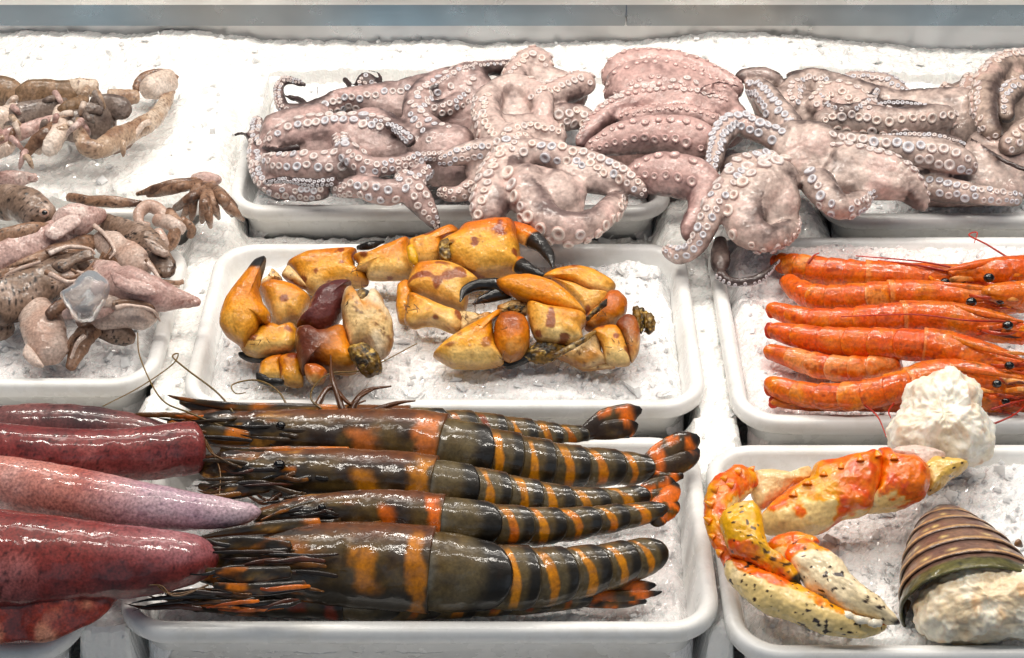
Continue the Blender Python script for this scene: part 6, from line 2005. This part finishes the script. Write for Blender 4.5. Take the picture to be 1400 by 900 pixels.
def meat_lobe(parent, name, outline, z, H, colf, seed, c=None, crease=0.0022):
    V, F, t, th = puff(outline, z, H, m=190, rings=44, p=2.3, tilt=0.3, c=c)
    N = vnormals(V, F)
    d = 0.0070 * np.abs(fbm(V, 48, 2, seed)) + 0.0034 * np.abs(fbm(V, 120, 2, seed + 2)) + 0.0012 * np.abs(fbm(V, 260, 2, seed + 3)) - 0.003
    d = d - 0.3 * crease * smooth(0.14, 0.0, np.abs(fbm(V * np.array([1, 0.7, 1]), 120, 2, seed + 4))) + 0.0007 * fbm(V, 420, 2, seed + 6)
    V = V + N * d[:, None]
    return link(name, make_mesh(name, V, F, M_MEAT, col=colf(V, seed)), parent)


meat_lobe(kc, 'meat_knob', T9((578, 262), (588, 200), (618, 150), (640, 92), (690, 66), (740, 50), (770, 36), (802, 60), (850, 84), (858, 120), (850, 150), (877, 180), (892, 222), (884, 284), (836, 318), (760, 322), (700, 305), (650, 300), (600, 290)), 3.4, 52, meatc, 31)

# ---------------------------------------------------------------- lobster tail
M_LOB = wet('lobster_shell', rough=0.38, coat=0.6, coat_rough=0.10, bump=0.4, bump_scale=420, bump2=0.3, bump2_scale=130, speck=0.15, sat=0.9, gam=1.12)
lt = thing('lobster_tail', 'banded brown lobster tail with pale flesh at its cut end', 'lobster', P(1330, 800, -1.0 / 100))
lsp = Spine([(1294, 700, 0.4, 20, 0.8), (1297, 722, 0.6, 44, 0.8), (1304, 748, 0.7, 66, 0.8), (1314, 778, 0.7, 84, 0.8), (1326, 812, 0.6, 98, 0.8), (1338, 850, 0.5, 106, 0.8), (1348, 885, 0.5, 108, 0.8)], n=200, up=(0, 0, 1), cluster=0.0)


def lobc(V, t, th, s, k, last):
    a = fbm(V, 60, 3, s)
    b = fbm(V, 190, 3, s + 2)
    up = np.sin(th)
    c = mixc(lin(132, 94, 80), lin(160, 120, 94), smooth(-0.4, 0.5, a))
    c = mixc(c, lin(128, 100, 52), smooth(0.55, 0.05, up + 0.1 * a) * 0.8)
    c = mixc(c, lin(72, 50, 44), smooth(0.45, 0.20, t) * 0.55)
    c = mixc(c, lin(216, 170, 104), smooth(0.80, 0.86, t) * smooth(0.96, 0.92, t) * 0.85)
    c = mixc(c, lin(60, 44, 34), smooth(0.94, 0.98, t) * 0.6)
    for sp_th in (0.35, 0.75, 1.15, 2.0, 2.4, 2.8):
        c = mixc(c, lin(236, 206, 130), np.exp(-(((th - sp_th - 0.12 * math.sin(k * 2.3 + sp_th * 5)) / 0.07) ** 2 + ((t - 0.62) / 0.10) ** 2)))
    if last:
        c = mixc(c, mixc(lin(104, 104, 40), lin(52, 62, 30), smooth(-0.2, 0.4, a + b)), smooth(0.25, 0.5, t) * 0.9)
    return c * (1 + 0.16 * b)[:, None]


cu = [0.02, 0.16, 0.27, 0.38, 0.49, 0.60, 0.72]
for k in range(6):
    last = k == 5
    V, F, t, th = loft(lsp, m=90, u0=cu[k], u1=cu[k + 1] + 0.02, n=40, arc=(-0.45, math.pi + 0.45), rmul=lambda t: 0.955 + 0.05 * smooth(0, 0.85, t) - 0.02 * smooth(0.93, 1.0, t), caps=False)
    # thickness: a second skin inside, joined at the rim
    n_, m_ = 40, 90
    c = lsp.c[:, :]
    N0 = vnormals(V, F)
    if np.mean((V - np.array([V[:, 0].mean(), V[:, 1].mean(), V[:, 2].min()])) * N0) < 0:
        N0 = -N0
    Vi = V - N0 * 0.0016
    rim = np.arange(m_ - 1) + (n_ - 1) * m_
    Fr = np.stack([rim, rim + 1, rim + 1 + n_ * m_, rim + n_ * m_], -1)
    VV = np.vstack([V, Vi])
    FF = [np.vstack([F[0], F[0][:, ::-1] + n_ * m_, Fr])]
    VV[:n_ * m_] += N0 * (0.0006 * fbm(V, 170, 3, 950 + k))[:, None]
    cc = lobc(VV, np.concatenate([t, t]), np.concatenate([th, th]), 960 + k, k, last)
    link('tail_plate', make_mesh('tail_plate', VV, FF, M_LOB, col=cc), lt)
for i, (x, y, z, dx, dy) in enumerate([(1244, 770, 0.2, -7, 12), (1238, 795, 0.0, -5, 16), (1240, 820, -0.1, -2, 18), (1256, 745, 0.4, -8, 8), (1268, 722, 0.4, -8, 4), (1388, 740, 0.4, 10, 8), (1398, 765, 0.4, 10, 10)]):
    piece(lt, 'side_spine', [(x, y, z, 7), (x + dx * 0.5, y + dy * 0.5, z - 0.1, 5), (x + dx, y + dy, z - 0.3, 1.2)], lambda V, t, th, s: mixc(lin(160, 112, 60), lin(60, 46, 34), t), M_LOB, seed=980 + i, m=12, n=14)
fleshc = lambda V, s: mixc(mixc(lin(236, 214, 178), lin(248, 238, 218), smooth(-0.3, 0.4, fbm(V, 80, 3, s))), lin(228, 176, 116), smooth(0.15, 0.55, fbm(V, 110, 3, s + 3)) * 0.6)
meat_lobe(lt, 'flesh', T9((655, 748), (690, 700), (755, 640), (845, 606), (930, 612), (1000, 636), (1070, 690), (1080, 800), (1000, 846), (860, 850), (740, 848), (676, 812)), 1.3, 50, fleshc, 41, crease=0.0013)

# ---------------------------------------------------------------- clear lump of ice on the small squid
M_CLEAR = bpy.data.materials.new('clear_ice')
nt_, b_ = nodes_of(M_CLEAR)
b_.inputs['Base Color'].default_value = (0.93, 0.95, 0.97, 1)
b_.inputs['Roughness'].default_value = 0.06
b_.inputs['IOR'].default_value = 1.31
b_.inputs['Transmission Weight'].default_value = 0.8
nz = nt_.nodes.new('ShaderNodeTexNoise')
nz.inputs['Scale'].default_value = 220
nz.inputs['Detail'].default_value = 4
tcx = nt_.nodes.new('ShaderNodeTexCoord')
nt_.links.new(tcx.outputs['Object'], nz.inputs['Vector'])
bpz = nt_.nodes.new('ShaderNodeBump')
bpz.inputs['Strength'].default_value = 0.5
bpz.inputs['Distance'].default_value = 0.002
nt_.links.new(nz.outputs[0], bpz.inputs['Height'])
nt_.links.new(bpz.outputs[0], b_.inputs['Normal'])
co = P(113, 408, 0.045)
V, F, t, th = puff([(82, 402), (98, 390), (122, 372), (147, 388), (143, 412), (129, 437), (104, 438), (94, 424)], 4.8, 22, m=64, rings=12, p=2.4)
N = vnormals(V, F)
V = V + N * (0.0024 * fbm(V, 80, 3, 71))[:, None]
mei = make_mesh('ice_chunk', V - co, F)
mei.materials.append(M_CLEAR)
o = link('ice_chunk', mei)
o.location = co
tag(o, 'clear lump of ice lying on the small squid in the left tray', 'ice')


# short dark bristles at the crab joints
rh = np.random.default_rng(17)
CL = [o for o in COL.objects if o.name.split('.')[0] == 'crab_claw']
for k, (x0, y0) in [(0, (372, 378)), (0, (352, 470)), (1, (484, 402)), (1, (500, 500)), (3, (488, 362)), (3, (604, 322)), (5, (700, 418)), (5, (650, 414)), (6, (822, 428)), (7, (688, 440)), (7, (690, 492)), (8, (745, 480)), (8, (760, 488)), (8, (850, 470)), (4, (560, 420)), (4, (650, 440))]:
    parts_ = []
    for q in range(7):
        x, y = x0 + rh.normal(0, 9), y0 + rh.normal(0, 6)
        a_ = rh.uniform(0, 6.28)
        L_ = rh.uniform(5, 11)
        z_ = 3.6 + rh.uniform(-0.4, 0.4) if k not in (8, 0) else 2.8
        sp = Spine([(x, y, z_, 0.55), (x + math.cos(a_) * L_ * 0.5, y + math.sin(a_) * L_ * 0.5, z_ + 0.1, 0.4), (x + math.cos(a_) * L_, y + math.sin(a_) * L_, z_, 0.3)], n=5, cluster=0)
        V, F, t, th = loft(sp, m=4)
        parts_.append((V, F))
    V, F = join(parts_)
    o = link('bristles', make_mesh('bristles', V, F, M_FEEL, col=np.tile(lin(110, 78, 46), (len(V), 1))), CL[k])
    o['kind'] = 'stuff'
